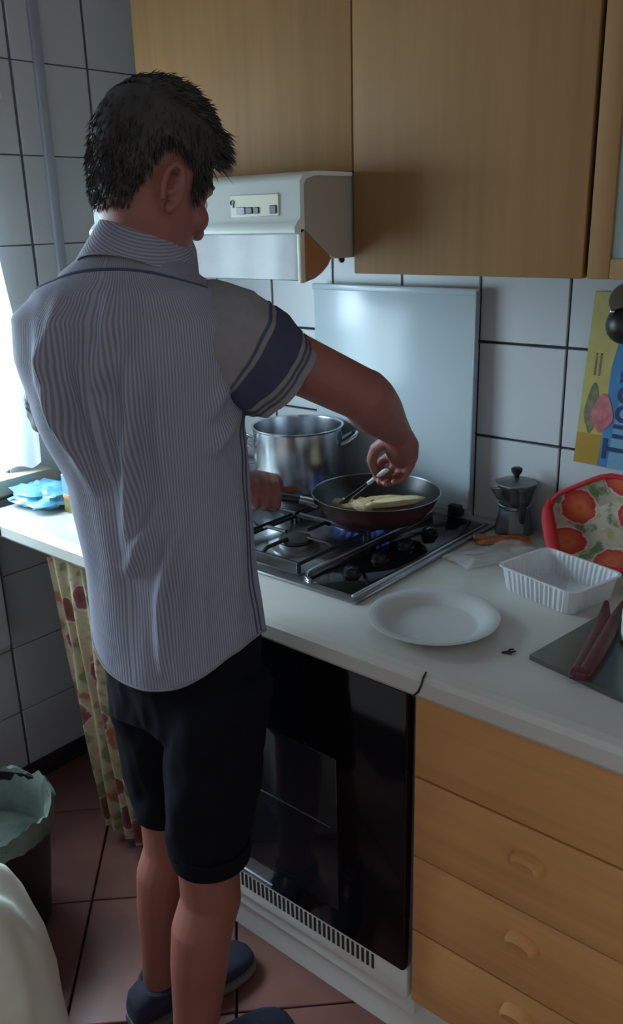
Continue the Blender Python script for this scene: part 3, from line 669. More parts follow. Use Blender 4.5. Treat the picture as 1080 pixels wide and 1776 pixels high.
P = [so+su*u+sv*v+V((0, -0.0008, 0)) for u, v in ((0.165, 0.0), (0.078, 0.0), (0.063, 0.07), (0.052, 0.14), (0.053, 0.28), (0.051, 0.3395), (0.165, 0.3395))]
MB().prism(P, (0, -0.0004, 0)).build('blue_field', M['p_blue'], sh, smooth=False)
P = [so+su*u+sv*v+V((0, -0.0012, 0)) for u, v in ((0.165, 0.05), (0.092, 0.08), (0.080, 0.16), (0.072, 0.27), (0.070, 0.3395), (0.165, 0.3395))]
MB().prism(P, (0, -0.0003, 0)).build('pale_band', M['p_pale'], sh, smooth=False)
for (cu, cv, ru, rv, mm) in ((0.024, 0.225, 0.014, 0.047, 'p_grey'), (0.046, 0.232, 0.022, 0.036, 'p_pink')):
    mb = MB(); P = [so+su*(cu+ru*math.cos(a)*(1+0.12*math.sin(3*a)))+sv*(cv+rv*math.sin(a)*(1+0.1*math.cos(4*a)))+V((0, -0.0013-(0.0004 if mm == 'p_pink' else 0), 0)) for a in [2*PI*i/28 for i in range(28)]]
    mb.prism(P, (0, -0.0004, 0)); mb.build('food_picture', M[mm], sh, smooth=False)
def text_mesh(body, size, name, mt, parent, at, bold=0.0):
    cu = bpy.data.curves.new('txt', 'FONT'); cu.body = body; cu.size = size; cu.extrude = 0.0004; cu.offset = bold
    to = bpy.data.objects.new('txt', cu); COL.objects.link(to); dg = bpy.context.evaluated_depsgraph_get()
    me = bpy.data.meshes.new_from_object(to.evaluated_get(dg)); bpy.data.objects.remove(to)
    # writing runs bottom to top: text x -> -sv, text y -> -su, facing -y
    ux, uy = -sv, -su; uz = ux.cross(uy)
    m4 = Matrix(((ux.x, uy.x, uz.x, at.x), (ux.y, uy.y, uz.y, at.y), (ux.z, uy.z, uz.z, at.z), (0, 0, 0, 1)))
    b = bmesh.new(); b.from_mesh(me); bpy.data.meshes.remove(me)
    mb = MB(); mb.add(b, m4); return mb.build(name, mt, parent, smooth=False)
text_mesh('Tuoor', 0.068, 'lettering', M['p_navy'], sh, so+su*0.104+sv*0.322+V((0, -0.0022, 0)), 0.0012)
for k in range(3):
    text_mesh('aaoeaoenane', 0.0085, 'small_print', M['p_grey'], sh, so+su*(0.022+0.009*k)+sv*0.160+V((0, -0.0013, 0)), 0.0001) if k < 2 else None
# hanging chrome ladle with black handle in front of sheet
la = V((-0.612, 1.612, 1.30)); lad = thing('ladle', 'steel ladle hanging over the printed sheet at right edge', 'ladle', la)
b = bmesh.new(); bmesh.ops.create_uvsphere(b, u_segments=20, v_segments=12, radius=0.036)
bmesh.ops.delete(b, geom=[v for v in b.verts if v.co.y > 0.012], context='VERTS')
mb = MB(); mb.add(b, Matrix.Translation(la+V((0.004, 0.0, -0.020)))); mb.build('bowl', M['black'], lad)
MB().lathe([(0.0, 0.0), (0.030, 0.0), (0.034, -0.006), (0.034, -0.012), (0.030, -0.014)], la+V((0.004, -0.012, 0.026)), 20, Rx(PI/2-0.3)).build('cap', M['steel'], lad)
MB().ball(la+V((-0.012, -0.026, 0.006)), 0.0055).build('rivet', M['steel'], lad)
MB().tube([la+V((0.01, 0.012, 0.02)), la+V((0.014, 0.016, 0.05)), la+V((0.016, 0.022, 0.075)), la+V((0.016, 0.034, 0.078))], 0.005, 8).build('hook', M['black'], lad)

# left end of the worktop
def blob_bag(c, r, seed, amp, n=26, m_=18):
    mb = MB(); R = []
    for j in range(m_+1):
        ph = PI*j/m_; ring_ = []
        for i in range(n):
            a = 2*PI*i/n; d = V((math.sin(ph)*math.cos(a), math.sin(ph)*math.sin(a), -math.cos(ph)))
            k = 1+amp*(noise.noise(d*2.2+V((seed, 0, 0)))+0.6*noise.noise(d*5+V((0, seed, 0))))
            p = V((d.x*r[0]*k, d.y*r[1]*k, max(0, r[2]*(1+d.z*k)))); ring_.append(V(c)+p)
        R.append(ring_)
    return mb.rings(R)
bb = blob_bag((-1.82, 1.105, ZC+0.0006), (0.085, 0.070, 0.026), 4.0, 0.35).build('plastic_bag', M['blue_bag'], origin=(-1.82, 1.105, ZC)); tag(bb, 'crumpled light blue plastic bag on the left end of the worktop', 'bag')
bt = V((-1.702, 1.128, ZC)); btl = thing('drink_carton', 'small pale blue carton with orange and olive base on the left worktop', 'carton', bt)
for z0, z1, g, mm in ((0.0, 0.036, 0.0, 'green_label'), (0.036, 0.046, 0.0006, 'label_orange'), (0.046, 0.092, 0.0, 'p_pale')):
    MB().box(bt+V((-0.028-g, -0.028-g, z0)), bt+V((0.028+g, 0.028+g, z1)), 0.0015, seg=1).build({'green_label': 'base_print', 'label_orange': 'orange_stripe', 'p_pale': 'carton_body'}[mm], M[mm], btl)
MB().prism([bt+V((-0.028, -0.028, 0.092)), bt+V((-0.028, 0.028, 0.092)), bt+V((-0.028, 0.0, 0.108))], (0.056, 0, 0)).build('gable', M['white_plastic'], btl, smooth=False)
cu_ = V((-1.575, 1.06, ZC)); cup = MB().lathe([(0, 0), (0.022, 0), (0.030, 0.05), (0.031, 0.052), (0.029, 0.051), (0.021, 0.003), (0, 0.003)], cu_, 24).build('plastic_cup', M['white_plastic'], origin=cu_); tag(cup, 'small white plastic cup just left of the standing person', 'cup')

# ================================================================== BIN AND SACK
bnc = V((-1.565, 0.690, 0)); bn = thing('waste_bin', 'black waste bin with a pale plastic liner at lower left', 'bin', bnc)
MB().lathe([(0, 0.0), (0.115, 0.0), (0.122, 0.006), (0.150, 0.280), (0.156, 0.284), (0.156, 0.290), (0.148, 0.290), (0.119, 0.01), (0, 0.008)], bnc+V((0, 0, 0.001)), 40).build('bin_body', M['bin'], bn)
mb = MB(); R = []
for j, (r, z) in enumerate(((0.118, 0.14), (0.135, 0.24), (0.146, 0.292), (0.155, 0.303), (0.160, 0.294), (0.159, 0.278), (0.159, 0.258))):
    R.append([bnc+V((math.cos(a)*(r+0.008*noise.noise(V((math.cos(a)*3, math.sin(a)*3, j*0.8)))*(j > 1)), math.sin(a)*(r+0.008*noise.noise(V((math.cos(a)*3, math.sin(a)*3, j*0.8)))*(j > 1)), z+(0.026*noise.noise(V((math.cos(a)*2.2, math.sin(a)*2.2, 5+j*0.3)))+0.012*noise.noise(V((math.cos(a)*9, math.sin(a)*9, 2+j*0.6))))*(j > 1))) for a in [2*PI*i/140 for i in range(140)]])
mb.rings(R, True, False).build('liner', M['liner'], bn)
MB().lathe([(0, 0.22), (0.08, 0.225), (0.132, 0.20)], bnc, 24).build('rubbish', M['rubbish'], bn)

sco = V((-1.262, 0.470, 0)); R = []
for j, (r, z) in enumerate(((0.145, 0.0), (0.172, 0.02), (0.180, 0.08), (0.173, 0.16), (0.158, 0.24), (0.138, 0.30), (0.120, 0.335), (0.090, 0.360), (0.05, 0.368), (0.012, 0.366))):
    ring_ = []
    for i in range(96):
        a = 2*PI*i/96; d = V((math.cos(a), math.sin(a), z*4)); k = 1+0.16*noise.noise(d*1.3+V((3, 1, 0)))+0.10*noise.noise(d*2.6)-0.05*abs(noise.noise(V((a*2.2, z*3, 2))))
        ring_.append(sco+V((math.cos(a)*r*k*0.98, math.sin(a)*r*k*0.94, 0.001+z*1.17*(1+0.10*noise.noise(d*1.7)))))
    R.append(ring_)
sk = MB().rings(R).build('cloth_sack', M['sack'], origin=sco); tag(sk, 'bulging off-white cloth sack on the floor in front of the bin', 'sack')

# ================================================================== PERSON
H_, E_ = V((-0.8, 0.6, 0)), V((0.6, 0.8, 0))       # person frame: away from / across the doorway view
def EH(e, h, z): return E_*e+H_*h+V((0, 0, z))
person = thing('person', 'person in striped grey-blue shirt and dark shorts cooking at the hob', 'person', (-1.0, 0.80, 0))
person['_o'] = (-1.0, 0.80, 0.0)
def fuse(mb, voxel, iters):
    me = bpy.data.meshes.new('f'); mb.bm.normal_update(); bmesh.ops.recalc_face_normals(mb.bm, faces=mb.bm.faces[:]); mb.bm.to_mesh(me); mb.bm.free()
    o = bpy.data.objects.new('f', me); COL.objects.link(o)
    r = o.modifiers.new('r', 'REMESH'); r.mode = 'VOXEL'; r.voxel_size = voxel
    s = o.modifiers.new('s', 'SMOOTH'); s.factor = 0.5; s.iterations = iters
    dg = bpy.context.evaluated_depsgraph_get(); nm = bpy.data.meshes.new_from_object(o.evaluated_get(dg))
    bpy.data.objects.remove(o); out = MB(); out.bm.from_mesh(nm); bpy.data.meshes.remove(nm); return out

# ---- head frame
hc_ = V((-0.989, 0.820, 1.533)); yaw, pit = math.radians(86), math.radians(25)
hf = V((math.cos(yaw)*math.cos(pit), math.sin(yaw)*math.cos(pit), -math.sin(pit)))
hr = V((math.sin(yaw), -math.cos(yaw), 0)); hu = hr.cross(hf).normalized()
HS = 0.94
def hp(x, y, z): return hc_+(hf*x+hr*y+hu*z)*HS          # forward, right, up
head_tab = [(-0.122, 0.035, 0.070, 0.018), (-0.112, 0.012, 0.082, 0.036), (-0.09, -0.030, 0.088, 0.053), (-0.06, -0.056, 0.089, 0.062), (-0.03, -0.073, 0.089, 0.068),
            (0.01, -0.085, 0.092, 0.073), (0.05, -0.089, 0.090, 0.074), (0.087, -0.081, 0.078, 0.067), (0.111, -0.061, 0.056, 0.051), (0.124, -0.036, 0.030, 0.030), (0.1285, -0.012, 0.006, 0.008)]
def head_pt(th, z, off=0.0):                        # th from the front, clockwise towards the right ear
    b_, f_, w_ = interp(head_tab, z); cx = (b_+f_)/2; l_ = (f_-b_)/2
    c_, s_ = math.cos(th), math.sin(th); ex = 2/2.25
    x = cx+(l_+off)*math.copysign(abs(c_)**ex, c_); y = (w_+off)*math.copysign(abs(s_)**ex, s_)
    return V((x, y, z))
mb = MB()
R = []
zs = [-0.122+0.2505*i/26 for i in range(27)]
for z in zs: R.append([hp(*head_pt(2*PI*k/36, z)) for k in range(36)])
mb.rings(R)
# nose, brow, cheeks, lips, ears, jaw
mb.tube([hp(0.086, 0, 0.012), hp(0.098, 0, -0.010), hp(0.108, 0, -0.030)], [0.009, 0.010, 0.0125], 10, round_ends=True)
for s_ in (-1, 1):
    mb.ball(hp(0.099, 0.010*s_, -0.034), 0.0085, u=10, v=8)
    mb.tube([hp(0.088, 0.012*s_, 0.022), hp(0.084, 0.032*s_, 0.026), hp(0.070, 0.050*s_, 0.020)], [0.008, 0.009, 0.007], 8, round_ends=True)
    mb.ball(hp(0.066, 0.042*s_, -0.025), (0.022, 0.022, 0.022), u=10, v=8)
    # ear: rim, lobe, bowl
    er = [hp(-0.012+0.017*math.cos(a)-0.004*math.sin(a), s_*(0.073+0.012+0.004*math.sin(a)), -0.015+0.030*math.sin(a)) for a in [math.radians(d) for d in (-60, -20, 30, 75, 110, 150, 190, 225)]]
    mb.tube(er, [0.0045, 0.005, 0.0055, 0.0055, 0.005, 0.005, 0.0055, 0.005], 8, round_ends=True)
    mb.ball(hp(-0.004, s_*0.078, -0.042), (0.008, 0.008, 0.010), u=8, v=6)
    mb.tube([hp(0.004, s_*0.068, -0.015), hp(-0.016, s_*0.080, -0.012)], [0.016, 0.012], 10, flat=1.2)
mb.tube([hp(0.084, -0.020, -0.067), hp(0.093, 0, -0.066), hp(0.084, 0.020, -0.067)], [0.004, 0.0065, 0.004], 8, round_ends=True)
mb.tube([hp(0.083, -0.017, -0.076), hp(0.091, 0, -0.077), hp(0.083, 0.017, -0.076)], [0.004, 0.0065, 0.004], 8, round_ends=True)
mb.ball(hp(0.077, 0, -0.108), (0.014, 0.014, 0.012), u=10, v=8)
# neck
mb.tube([EH(0.034, 1.278, 1.36), EH(0.050, 1.275, 1.42), hp(0.010, 0, -0.085), hp(0.006, 0, -0.03)], [0.068, 0.050, 0.0475, 0.046], 20, flat=1.05)
# ---- trunk (kept a little inside the clothes)
trunk = [(0.74, 0.058, 1.295, 0.128, 0.094, 98), (0.84, 0.056, 1.297, 0.130, 0.094, 100), (0.95, 0.052, 1.30, 0.120, 0.086, 102), (1.10, 0.042, 1.30, 0.126, 0.088, 106), (1.22, 0.030, 1.295, 0.138, 0.092, 110),
         (1.32, 0.024, 1.285, 0.146, 0.088, 112), (1.37, 0.022, 1.28, 0.135, 0.076, 112), (1.405, 0.024, 1.28, 0.095, 0.062, 112), (1.43, 0.030, 1.277, 0.062, 0.056, 112)]
def ring_at(z, grow=0.0, n=40, tab=trunk, p=2.4):
    e, h, a, b, yw = interp(tab, z); yw = math.radians(yw); F = V((math.cos(yw), math.sin(yw), 0)); Rr = V((math.sin(yw), -math.cos(yw), 0)); c = EH(e, h, z); out = []
    for k in range(n):
        t_ = 2*PI*k/n; c_, s_ = math.cos(t_), math.sin(t_); ex = 2/p
        out.append(c-F*(b+grow)*math.copysign(abs(c_)**ex, c_)+Rr*(a+grow)*math.copysign(abs(s_)**ex, s_))
    return out
mb.rings([ring_at(0.76+0.67*i/24, -0.022 if i < 8 else -0.008) for i in range(25)])
# ---- arms
SR, ER, WR = V((-0.885, 0.850, 1.338)), V((-0.793, 1.052, 1.220)), V((-0.8781, 1.2598, 1.1108))
SL, EL, WL = V((-1.128, 0.758, 1.335)), V((-1.232, 0.865, 1.122)), V((-1.222, 1.085, 1.012))
for S, Em, W in ((SR, ER, WR), (SL, EL, WL)):
    inward = (V((-1.02, 0.79, 1.33))-S)*0.5
    mb.tube([S+inward, S, S.lerp(Em, 0.3), S.lerp(Em, 0.65), Em+(Em-S).normalized()*0.012], [0.046, 0.046, 0.045, 0.043, 0.041], 18, round_ends=True)
    mb.tube([Em-(W-Em)*0.03, Em.lerp(W, 0.2), Em.lerp(W, 0.4), Em.lerp(W, 0.75), W], [0.042, 0.044, 0.042, 0.033, 0.028], 18, round_ends=True)
# ---- right hand (pinching the fork)
def finger(P, r): mb.tube([V(p) for p in P], r, 10, round_ends=True)
mb.tube([WR-(V((-0.8902, 1.2962, 1.0754))-WR)*0.3, V((-0.8885, 1.2930, 1.0770)), V((-0.9020, 1.3165, 1.0480))], [0.028, 0.034, 0.031], 16, flat=0.75, round_ends=True)
finger([(-0.9180, 1.3180, 1.0560), (-0.9310, 1.3230, 1.0460), (-0.9500, 1.3150, 1.0300), (-0.9470, 1.2960, 1.0150), (-0.9390, 1.2830, 1.0080)], [0.011, 0.0105, 0.0095, 0.0085, 0.0075])
finger([(-0.9060, 1.3160, 1.0500), (-0.9120, 1.3240, 1.0390), (-0.9290, 1.3170, 1.0160), (-0.9315, 1.2960, 1.0030), (-0.9275, 1.2780, 1.0010)], [0.011, 0.0105, 0.0095, 0.0085, 0.0075])
finger([(-0.8900, 1.3120, 1.0470), (-0.8920, 1.3180, 1.0370), (-0.9070, 1.3140, 1.0120), (-0.9115, 1.2920, 1.0000), (-0.9105, 1.2730, 1.0020)], [0.0105, 0.010, 0.009, 0.008, 0.007])
finger([(-0.8760, 1.3040, 1.0470), (-0.8750, 1.3090, 1.0390), (-0.8860, 1.3050, 1.0170), (-0.8900, 1.2870, 1.0080), (-0.8895, 1.2710, 1.0100)], [0.009, 0.0085, 0.008, 0.007, 0.0065])
finger([(-0.8930, 1.2700, 1.0920), (-0.9090, 1.2690, 1.0840), (-0.9290, 1.2680, 1.0700), (-0.9430, 1.2730, 1.0440), (-0.9410, 1.2800, 1.0210)], [0.015, 0.0135, 0.012, 0.0105, 0.0085])
# ---- left hand wrapped round the pan handle
up = V((0, 0, 1)); pv = V((-hdv.y, hdv.x, 0))
if pv.x < 0: pv = -pv
def hax(d): return pc+hdv*d+V((0, 0, 0.072+(d-0.25)*0.17))
for k in range(4):
    c0 = hax(0.232+0.0215*(k-1)+0.012); r_ = (0.0100, 0.0102, 0.0098, 0.0085)[k]; q = (0.0245, 0.0250, 0.0245, 0.0230)[k]
    finger([c0-pv*0.030+up*0.030, c0-pv*0.012+up*0.031, c0+pv*0.010+up*0.026, c0+pv*q+up*0.006, c0+pv*q*0.85-up*0.014, c0+pv*0.004-up*0.0245, c0-pv*0.010-up*0.024], [r_*1.1, r_*1.15, r_*1.08, r_, r_*0.95, r_*0.9, r_*0.8])
pk = hax(0.25); 
mb.tube([WL-(pk-WL)*0.08, WL, WL.lerp(pk-pv*0.032+up*0.014, 0.6), pk-pv*0.034+up*0.016, pk-hdv*0.035-pv*0.032+up*0.016], [0.027, 0.029, 0.034, 0.034, 0.022], 16, flat=0.85, round_ends=True)
finger([pk-pv*0.045+up*0.0, pk-hdv*0.03-pv*0.040-up*0.004, pk-hdv*0.055-pv*0.027-up*0.006, pk-hdv*0.078-pv*0.020+up*0.0], [0.015, 0.0135, 0.011, 0.009])
# ---- legs
HR, KR, AR = V((-0.922, 0.835, 0.79)), V((-0.904, 0.762, 0.46)), V((-0.9195, 0.708, 0.085))
HL, KL, AL = V((-1.074, 0.812, 0.79)), V((-1.046, 0.798, 0.465)), V((-1.089, 0.776, 0.085))
fdir = {}
for Hh, K, A, sc_ in ((HR, KR, AR, 1.0), (HL, KL, AL, 0.97)):
    back = V((0.08, -0.35, 0))*0.018
    mb.tube([Hh, Hh.lerp(K, 0.45), K+V((0, 0, 0.07)), K, K-V((0, 0, 0.06)), K.lerp(A, 0.30)+back, K.lerp(A, 0.48)+back*0.8, K.lerp(A, 0.78)+back*0.2, A+V((0, 0, 0.02)), A-V((0, 0, 0.03))],
            [x*sc_ for x in (0.056, 0.056, 0.051, 0.051, 0.0515, 0.052, 0.050, 0.041, 0.035, 0.036)], 20, round_ends=True)
    d = V((0.235, 0.972, 0)).normalized(); fdir[sc_] = d
    mb.tube([A-d*0.035-V((0, 0, 0.035)), A+d*0.05-V((0, 0, 0.035)), A+d*0.13-V((0, 0, 0.048)), A+d*0.175-V((0, 0, 0.055))], [0.024, 0.028, 0.020, 0.010], 14, round_ends=True)
body = fuse(mb, 0.0034, 4).build('body', M['skin'], person)
for s_ in (-1, 1):
    e = MB().ball(hp(0.0785, 0.031*s_, 0.002), 0.0105, u=14, v=10).build('eye', M['eye'], person)
    MB().ball(hp(0.0858, 0.031*s_, 0.000), 0.0045, u=10, v=8).build('iris', M['iris'], e)
MB().tube([hp(0.089, -0.020, -0.070), hp(0.0985, 0, -0.071), hp(0.089, 0.020, -0.070)], [0.003, 0.0052, 0.003], 8, round_ends=True).build('lips', M['lip'], person)

# ---- hair: cap plus a few thousand short tapered locks
hl_tab = [(0, 0.070), (35, 0.068), (52, 0.045), (62, -0.005), (76, -0.016), (82, 0.028), (108, 0.034), (122, -0.016), (142, -0.056), (180, -0.064)]
def hair_mask(th, z):
    d = abs(math.degrees((th+PI) % (2*PI)-PI)); return z-interp(hl_tab, d)[0]
def hair_thick(th, z):
    d = abs(math.degrees((th+PI) % (2*PI)-PI)); top = min(1, max(0, (z+0.07)/0.15)); return lerp(0.003, 0.012, top)
R = []
for i in range(41):
    z = -0.10+0.2285*i/40; ring_ = []
    for k in range(72):
        th = 2*PI*k/72; mk_ = min(1, max(0, hair_mask(th, z)/0.014)); off = lerp(-0.010, hair_thick(th, z)*0.75, mk_)
        p = head_pt(th, z, off); nn = noise.noise(V((p.x*40, p.y*40, z*40)))*0.003*mk_
        ring_.append(hp(p.x*(1+nn*8), p.y*(1+nn*8), z+0.010*mk_*min(1, max(0, (z-0.06)/0.06))))
    R.append(ring_)
hair = MB().rings(R)
rnd = random.Random(3); made = 0
while made < 10000:
    th = rnd.uniform(0, 2*PI); z = lerp(0.1275, -0.066, rnd.random()**1.6)
    mk_ = hair_mask(th, z)
    if mk_ < 0.0: continue
    p = head_pt(th, z, 0.0); q = head_pt(th, z, 0.02); c_ = V((p.x-0.0, p.y, 0)); nrm_ = V((p.x*1.1, p.y*1.5, (z+0.0)*1.0+0.01)).normalized()
    tk = hair_thick(th, z)
    flow = V((0.75, 0, 0.0)) if z > 0.085 else V((0.12 if abs(math.sin(th)) < 0.8 else 0.25, 0, -0.9))
    d = math.degrees((th+PI) % (2*PI)-PI)
    if abs(d) < 62 and z > 0.045: flow = V((1.0, 0.15, -0.25))
    dirv = (nrm_*0.16+flow*1.0+V((rnd.gauss(0, .20), rnd.gauss(0, .20), rnd.gauss(0, .20)))).normalized()
    L = tk*rnd.uniform(0.9, 1.6)+0.004
    if abs(d) < 55 and 0.05 < z < 0.10: L = rnd.uniform(0.022, 0.038)
    a0 = p*1.0+nrm_*tk*0.60+V((0, 0, 0.010*min(1, max(0, (z-0.06)/0.06)))); a1 = a0+dirv*L*0.55; a2 = a0+dirv*L+V((0.2, 0, -0.35))*L*0.25
    sd = dirv.cross(V((rnd.gauss(0, 1), rnd.gauss(0, 1), rnd.gauss(0, 1)))).normalized()*0.0010; sd2 = dirv.cross(sd)
    v0 = [hair.bm.verts.new(hp(*(a0+s3))) for s3 in (sd, -sd*0.5+sd2*0.86, -sd*0.5-sd2*0.86)]
    v1 = [hair.bm.verts.new(hp(*(a1+s3*0.8))) for s3 in (sd, -sd*0.5+sd2*0.86, -sd*0.5-sd2*0.86)]
    tip = hair.bm.verts.new(hp(*a2))
    for i in range(3):
        j = (i+1) % 3; hair.face((v0[i], v0[j], v1[j], v1[i])); hair.face((v1[i], v1[j], tip))
    made += 1
for s_ in (-1, 1): hair.tube([hp(0.0945, 0.012*s_, 0.030), hp(0.0925, 0.030*s_, 0.035), hp(0.078, 0.048*s_, 0.030)], [0.003, 0.004, 0.002], 6, round_ends=True)
hair.build('hair', M['hair'], person)

# ---- shirt
shirt_tab = [(0.79, 0.057, 1.295, 0.150, 0.114, 100), (0.86, 0.056, 1.297, 0.148, 0.112, 100), (0.95, 0.052, 1.300, 0.142, 0.106, 102), (1.10, 0.042, 1.300, 0.145, 0.104, 106), (1.22, 0.023, 1.295, 0.165, 0.108, 110),
             (1.30, 0.015, 1.287, 0.172, 0.106, 112), (1.355, 0.014, 1.282, 0.167, 0.096, 112), (1.39, 0.019, 1.280, 0.140, 0.082, 112), (1.415, 0.026, 1.278, 0.098, 0.070, 112), (1.442, 0.032, 1.276, 0.066, 0.062, 112)]
def px_ez(x, y): return (-0.087+(x-75)*0.000782, 1.414-(y-480)*0.000885)
folds = [([(185, 500), (172, 560), (150, 650)], 1.0), ([(100, 500), (66, 600), (78, 700), (122, 830)], 1.1), ([(192, 590), (198, 680), (186, 800), (168, 930)], 1.25), ([(145, 560), (150, 660), (188, 770)], 0.8),
         ([(118, 600), (130, 700), (152, 800)], 0.8), ([(252, 880), (226, 1000), (214, 1150)], 1.2), ([(162, 970), (190, 910), (232, 830)], 0.8), ([(262, 580), (244, 700), (252, 860)], 0.45), ([(330, 700), (372, 640)], 0.7), ([(330, 760), (390, 690)], 0.8), ([(60, 540), (52, 640), (100, 760)], 0.8), ([(300, 900), (296, 1120)], 0.4), ([(385, 820), (372, 1050)], 0.4)]
folds = [([px_ez(*p) for p in P], a) for P, a in folds]
def fold_h(e, z):
    hsum = 0.0
    for P, a in folds:
        best = 9; side = 0; par = 0; n_ = len(P)-1
        for i, ((e0, z0), (e1, z1)) in enumerate(zip(P, P[1:])):
            dx, dz = e1-e0, z1-z0; t_ = max(0, min(1, ((e-e0)*dx+(z-z0)*dz)/(dx*dx+dz*dz))); d = math.hypot(e-e0-dx*t_, z-z0-dz*t_)
            if d < best: best = d; side = (e-e0-dx*t_); par = (i+t_)/n_
        if best > 0.06: continue
        env = max(0.0, math.sin(PI*par))**0.7
        hsum += a*env*(0.015*math.exp(-(best/0.0095)**2)-0.006*math.exp(-((side-0.022)/0.012)**2))
    return hsum
def shirt_pt(u, v):
    t_ = 2*PI*u; hem = 0.797+0.066*math.sin(t_)**2 + (0.03*max(0, -math.cos(t_)) if 0 else 0); z = lerp(hem, 1.442, v)
    e, h, a, b, yw = interp(shirt_tab, z); yw = math.radians(yw); F = V((math.cos(yw), math.sin(yw), 0)); Rr = V((math.sin(yw), -math.cos(yw), 0)); ex = 2/2.4
    c_, s_ = math.cos(t_), math.sin(t_)
    n_ = (-F*c_/b+Rr*s_/a).normalized()
    p = EH(e, h, z)-F*b*math.copysign(abs(c_)**ex, c_)+Rr*a*math.copysign(abs(s_)**ex, s_)
    ee = p.dot(E_); d = 0.0035*noise.noise(V((ee*16, p.dot(H_)*16, z*5)))+0.0025*noise.noise(V((ee*40, 3.0, z*9)))
    if (p-EH(e, h, z)).dot(H_) < 0.03: d += fold_h(ee, z)
    d *= min(1, (1.442-z)/0.05)
    return p+n_*d
mb = MB().grid(220, 150, shirt_pt, lambda u, v: (u*0.86, v))
bmesh.ops.remove_doubles(mb.bm, verts=mb.bm.verts[:], dist=0.0002)
shirt = mb.build('shirt', M['stripe'], person, angle=80)
so_ = shirt.modifiers.new('solid', 'SOLIDIFY'); so_.thickness = 0.0015; so_.offset = -1
# hem, side seam and yoke seam: raised stitched ridges
MB().tube([shirt_pt(k/120, 0.004) for k in range(121)], 0.0021, 6).build('hem', M['sleeve'], shirt)
for k, u in enumerate((0.262, 0.278)): MB().tube([shirt_pt(u, 0.01+0.80*i/40) for i in range(41)], 0.0019, 6).build('side_seam', M['seam'], shirt)
def yoke_u(q): return lerp(-0.20, 0.235, q)
def z2v(u, z):
    hem = 0.797+0.066*math.sin(2*PI*u)**2; return (z-hem)/(1.442-hem)
MB().tube([shirt_pt(yoke_u(i/50) % 1.0, z2v(yoke_u(i/50), 1.424-0.028*abs(2*i/50-1)**2)) for i in range(51)], 0.0022, 6).build('yoke_seam', M['seam'], shirt)
# collar
cc = EH(0.034, 1.274, 0.012); yw = math.radians(104); cF = V((math.cos(yw), math.sin(yw), 0)); cR = V((math.sin(yw), -math.cos(yw), 0))
def collar_ring(r, z, n=56):
    out = []
    for k in range(n+1):
        t_ = lerp(-0.94*PI, 0.94*PI, k/n); fr = (1-math.cos(t_))/2       # 0 at the nape
        out.append(cc-cF*(r*1.04*math.cos(t_)-0.012-0.62*max(0, z-1.425))+cR*r*math.sin(t_)+V((0, 0, z+0.010-0.105*fr**1.1)))
    return out
mb = MB(); uvl = mb.bm.loops.layers.uv.verify()
mb.rings([collar_ring(0.070, 1.425), collar_ring(0.058, 1.458), collar_ring(0.0525, 1.490), collar_ring(0.0545, 1.498), collar_ring(0.059, 1.493), collar_ring(0.071, 1.462), collar_ring(0.084, 1.424), collar_ring(0.0835, 1.421)], close=False)
for f in mb.bm.faces:
    for lp in f.loops: lp[uvl].uv = (lp.vert.co.z*1.2+lp.vert.co.x*0.5, lp.vert.co.y)
col = mb.build('collar', M['stripe'], shirt, angle=70)
s2_ = col.modifiers.new('solid', 'SOLIDIFY'); s2_.thickness = 0.0014
# sleeves
def sleeve(keys, up_h):
    # keys: centre, axis direction, half height, half width
    n_r = 22
    def at(t_):
        x = t_*(len(keys)-1); i = min(int(x), len(keys)-2); f = x-i; f = f*f*(3-2*f)*0.4+f*0.6; k0, k1 = keys[i], keys[i+1]
        return V(k0[0]).lerp(V(k1[0]), f), V(k0[1]).lerp(V(k1[1]), f).normalized(), lerp(k0[2], k1[2], f), lerp(k0[3], k1[3], f)
    def ring_(t_, g=0.0, n=48):
        c, d, a, b = at(t_); n1 = (up_h-d*up_h.dot(d)).normalized(); n2 = d.cross(n1); a += g; b += g; out = []
        for k in range(n):
            q = 2*PI*k/n; c_, s_ = math.cos(q), math.sin(q); w_ = 0.007*min(1, t_*2)*noise.noise(V((c_*1.7+keys[0][0][0]*9, s_*1.7, t_*3.5)))+0.003*noise.noise(V((c_*4, s_*4, t_*9)))
            out.append(c+n1*(a+w_)*c_+n2*(b+w_)*s_)
        return out
    mb = MB(); mb.bm.loops.layers.uv.verify()
    mb.rings([ring_(i/n_r) for i in range(n_r+1)]+[ring_(0.99, -0.004), ring_(0.85, -0.006)], caps=False)
    sl = mb.build('sleeve', M['sleeve'], shirt, angle=80)
    MB().rings([ring_(lerp(0.655, 0.865, i/6), 0.0018) for i in range(7)], caps=False).build('sleeve_band', M['navy'], sl)
    for a, b in ((0.615, 0.628), (0.895, 0.908), (0.925, 0.938)): MB().rings([ring_(a, 0.0016), ring_((a+b)/2, 0.0021), ring_(b, 0.0016)], caps=False).build('sleeve_stripe', M['seam'], sl)
    return sl
sleeve([((-0.950, 0.818, 1.335), (0.94, 0.34, 0.0), 0.050, 0.045), ((-0.912, 0.838, 1.336), (0.90, 0.40, -0.15), 0.070, 0.056), ((-0.885, 0.860, 1.318), (0.55, 0.66, -0.45), 0.080, 0.066),
        ((-0.868, 0.890, 1.292), (0.30, 0.70, -0.62), 0.076, 0.064), ((-0.849, 0.930, 1.258), (0.275, 0.70, -0.66), 0.070, 0.058)], E_*0.5+V((0, 0, 0.85)))
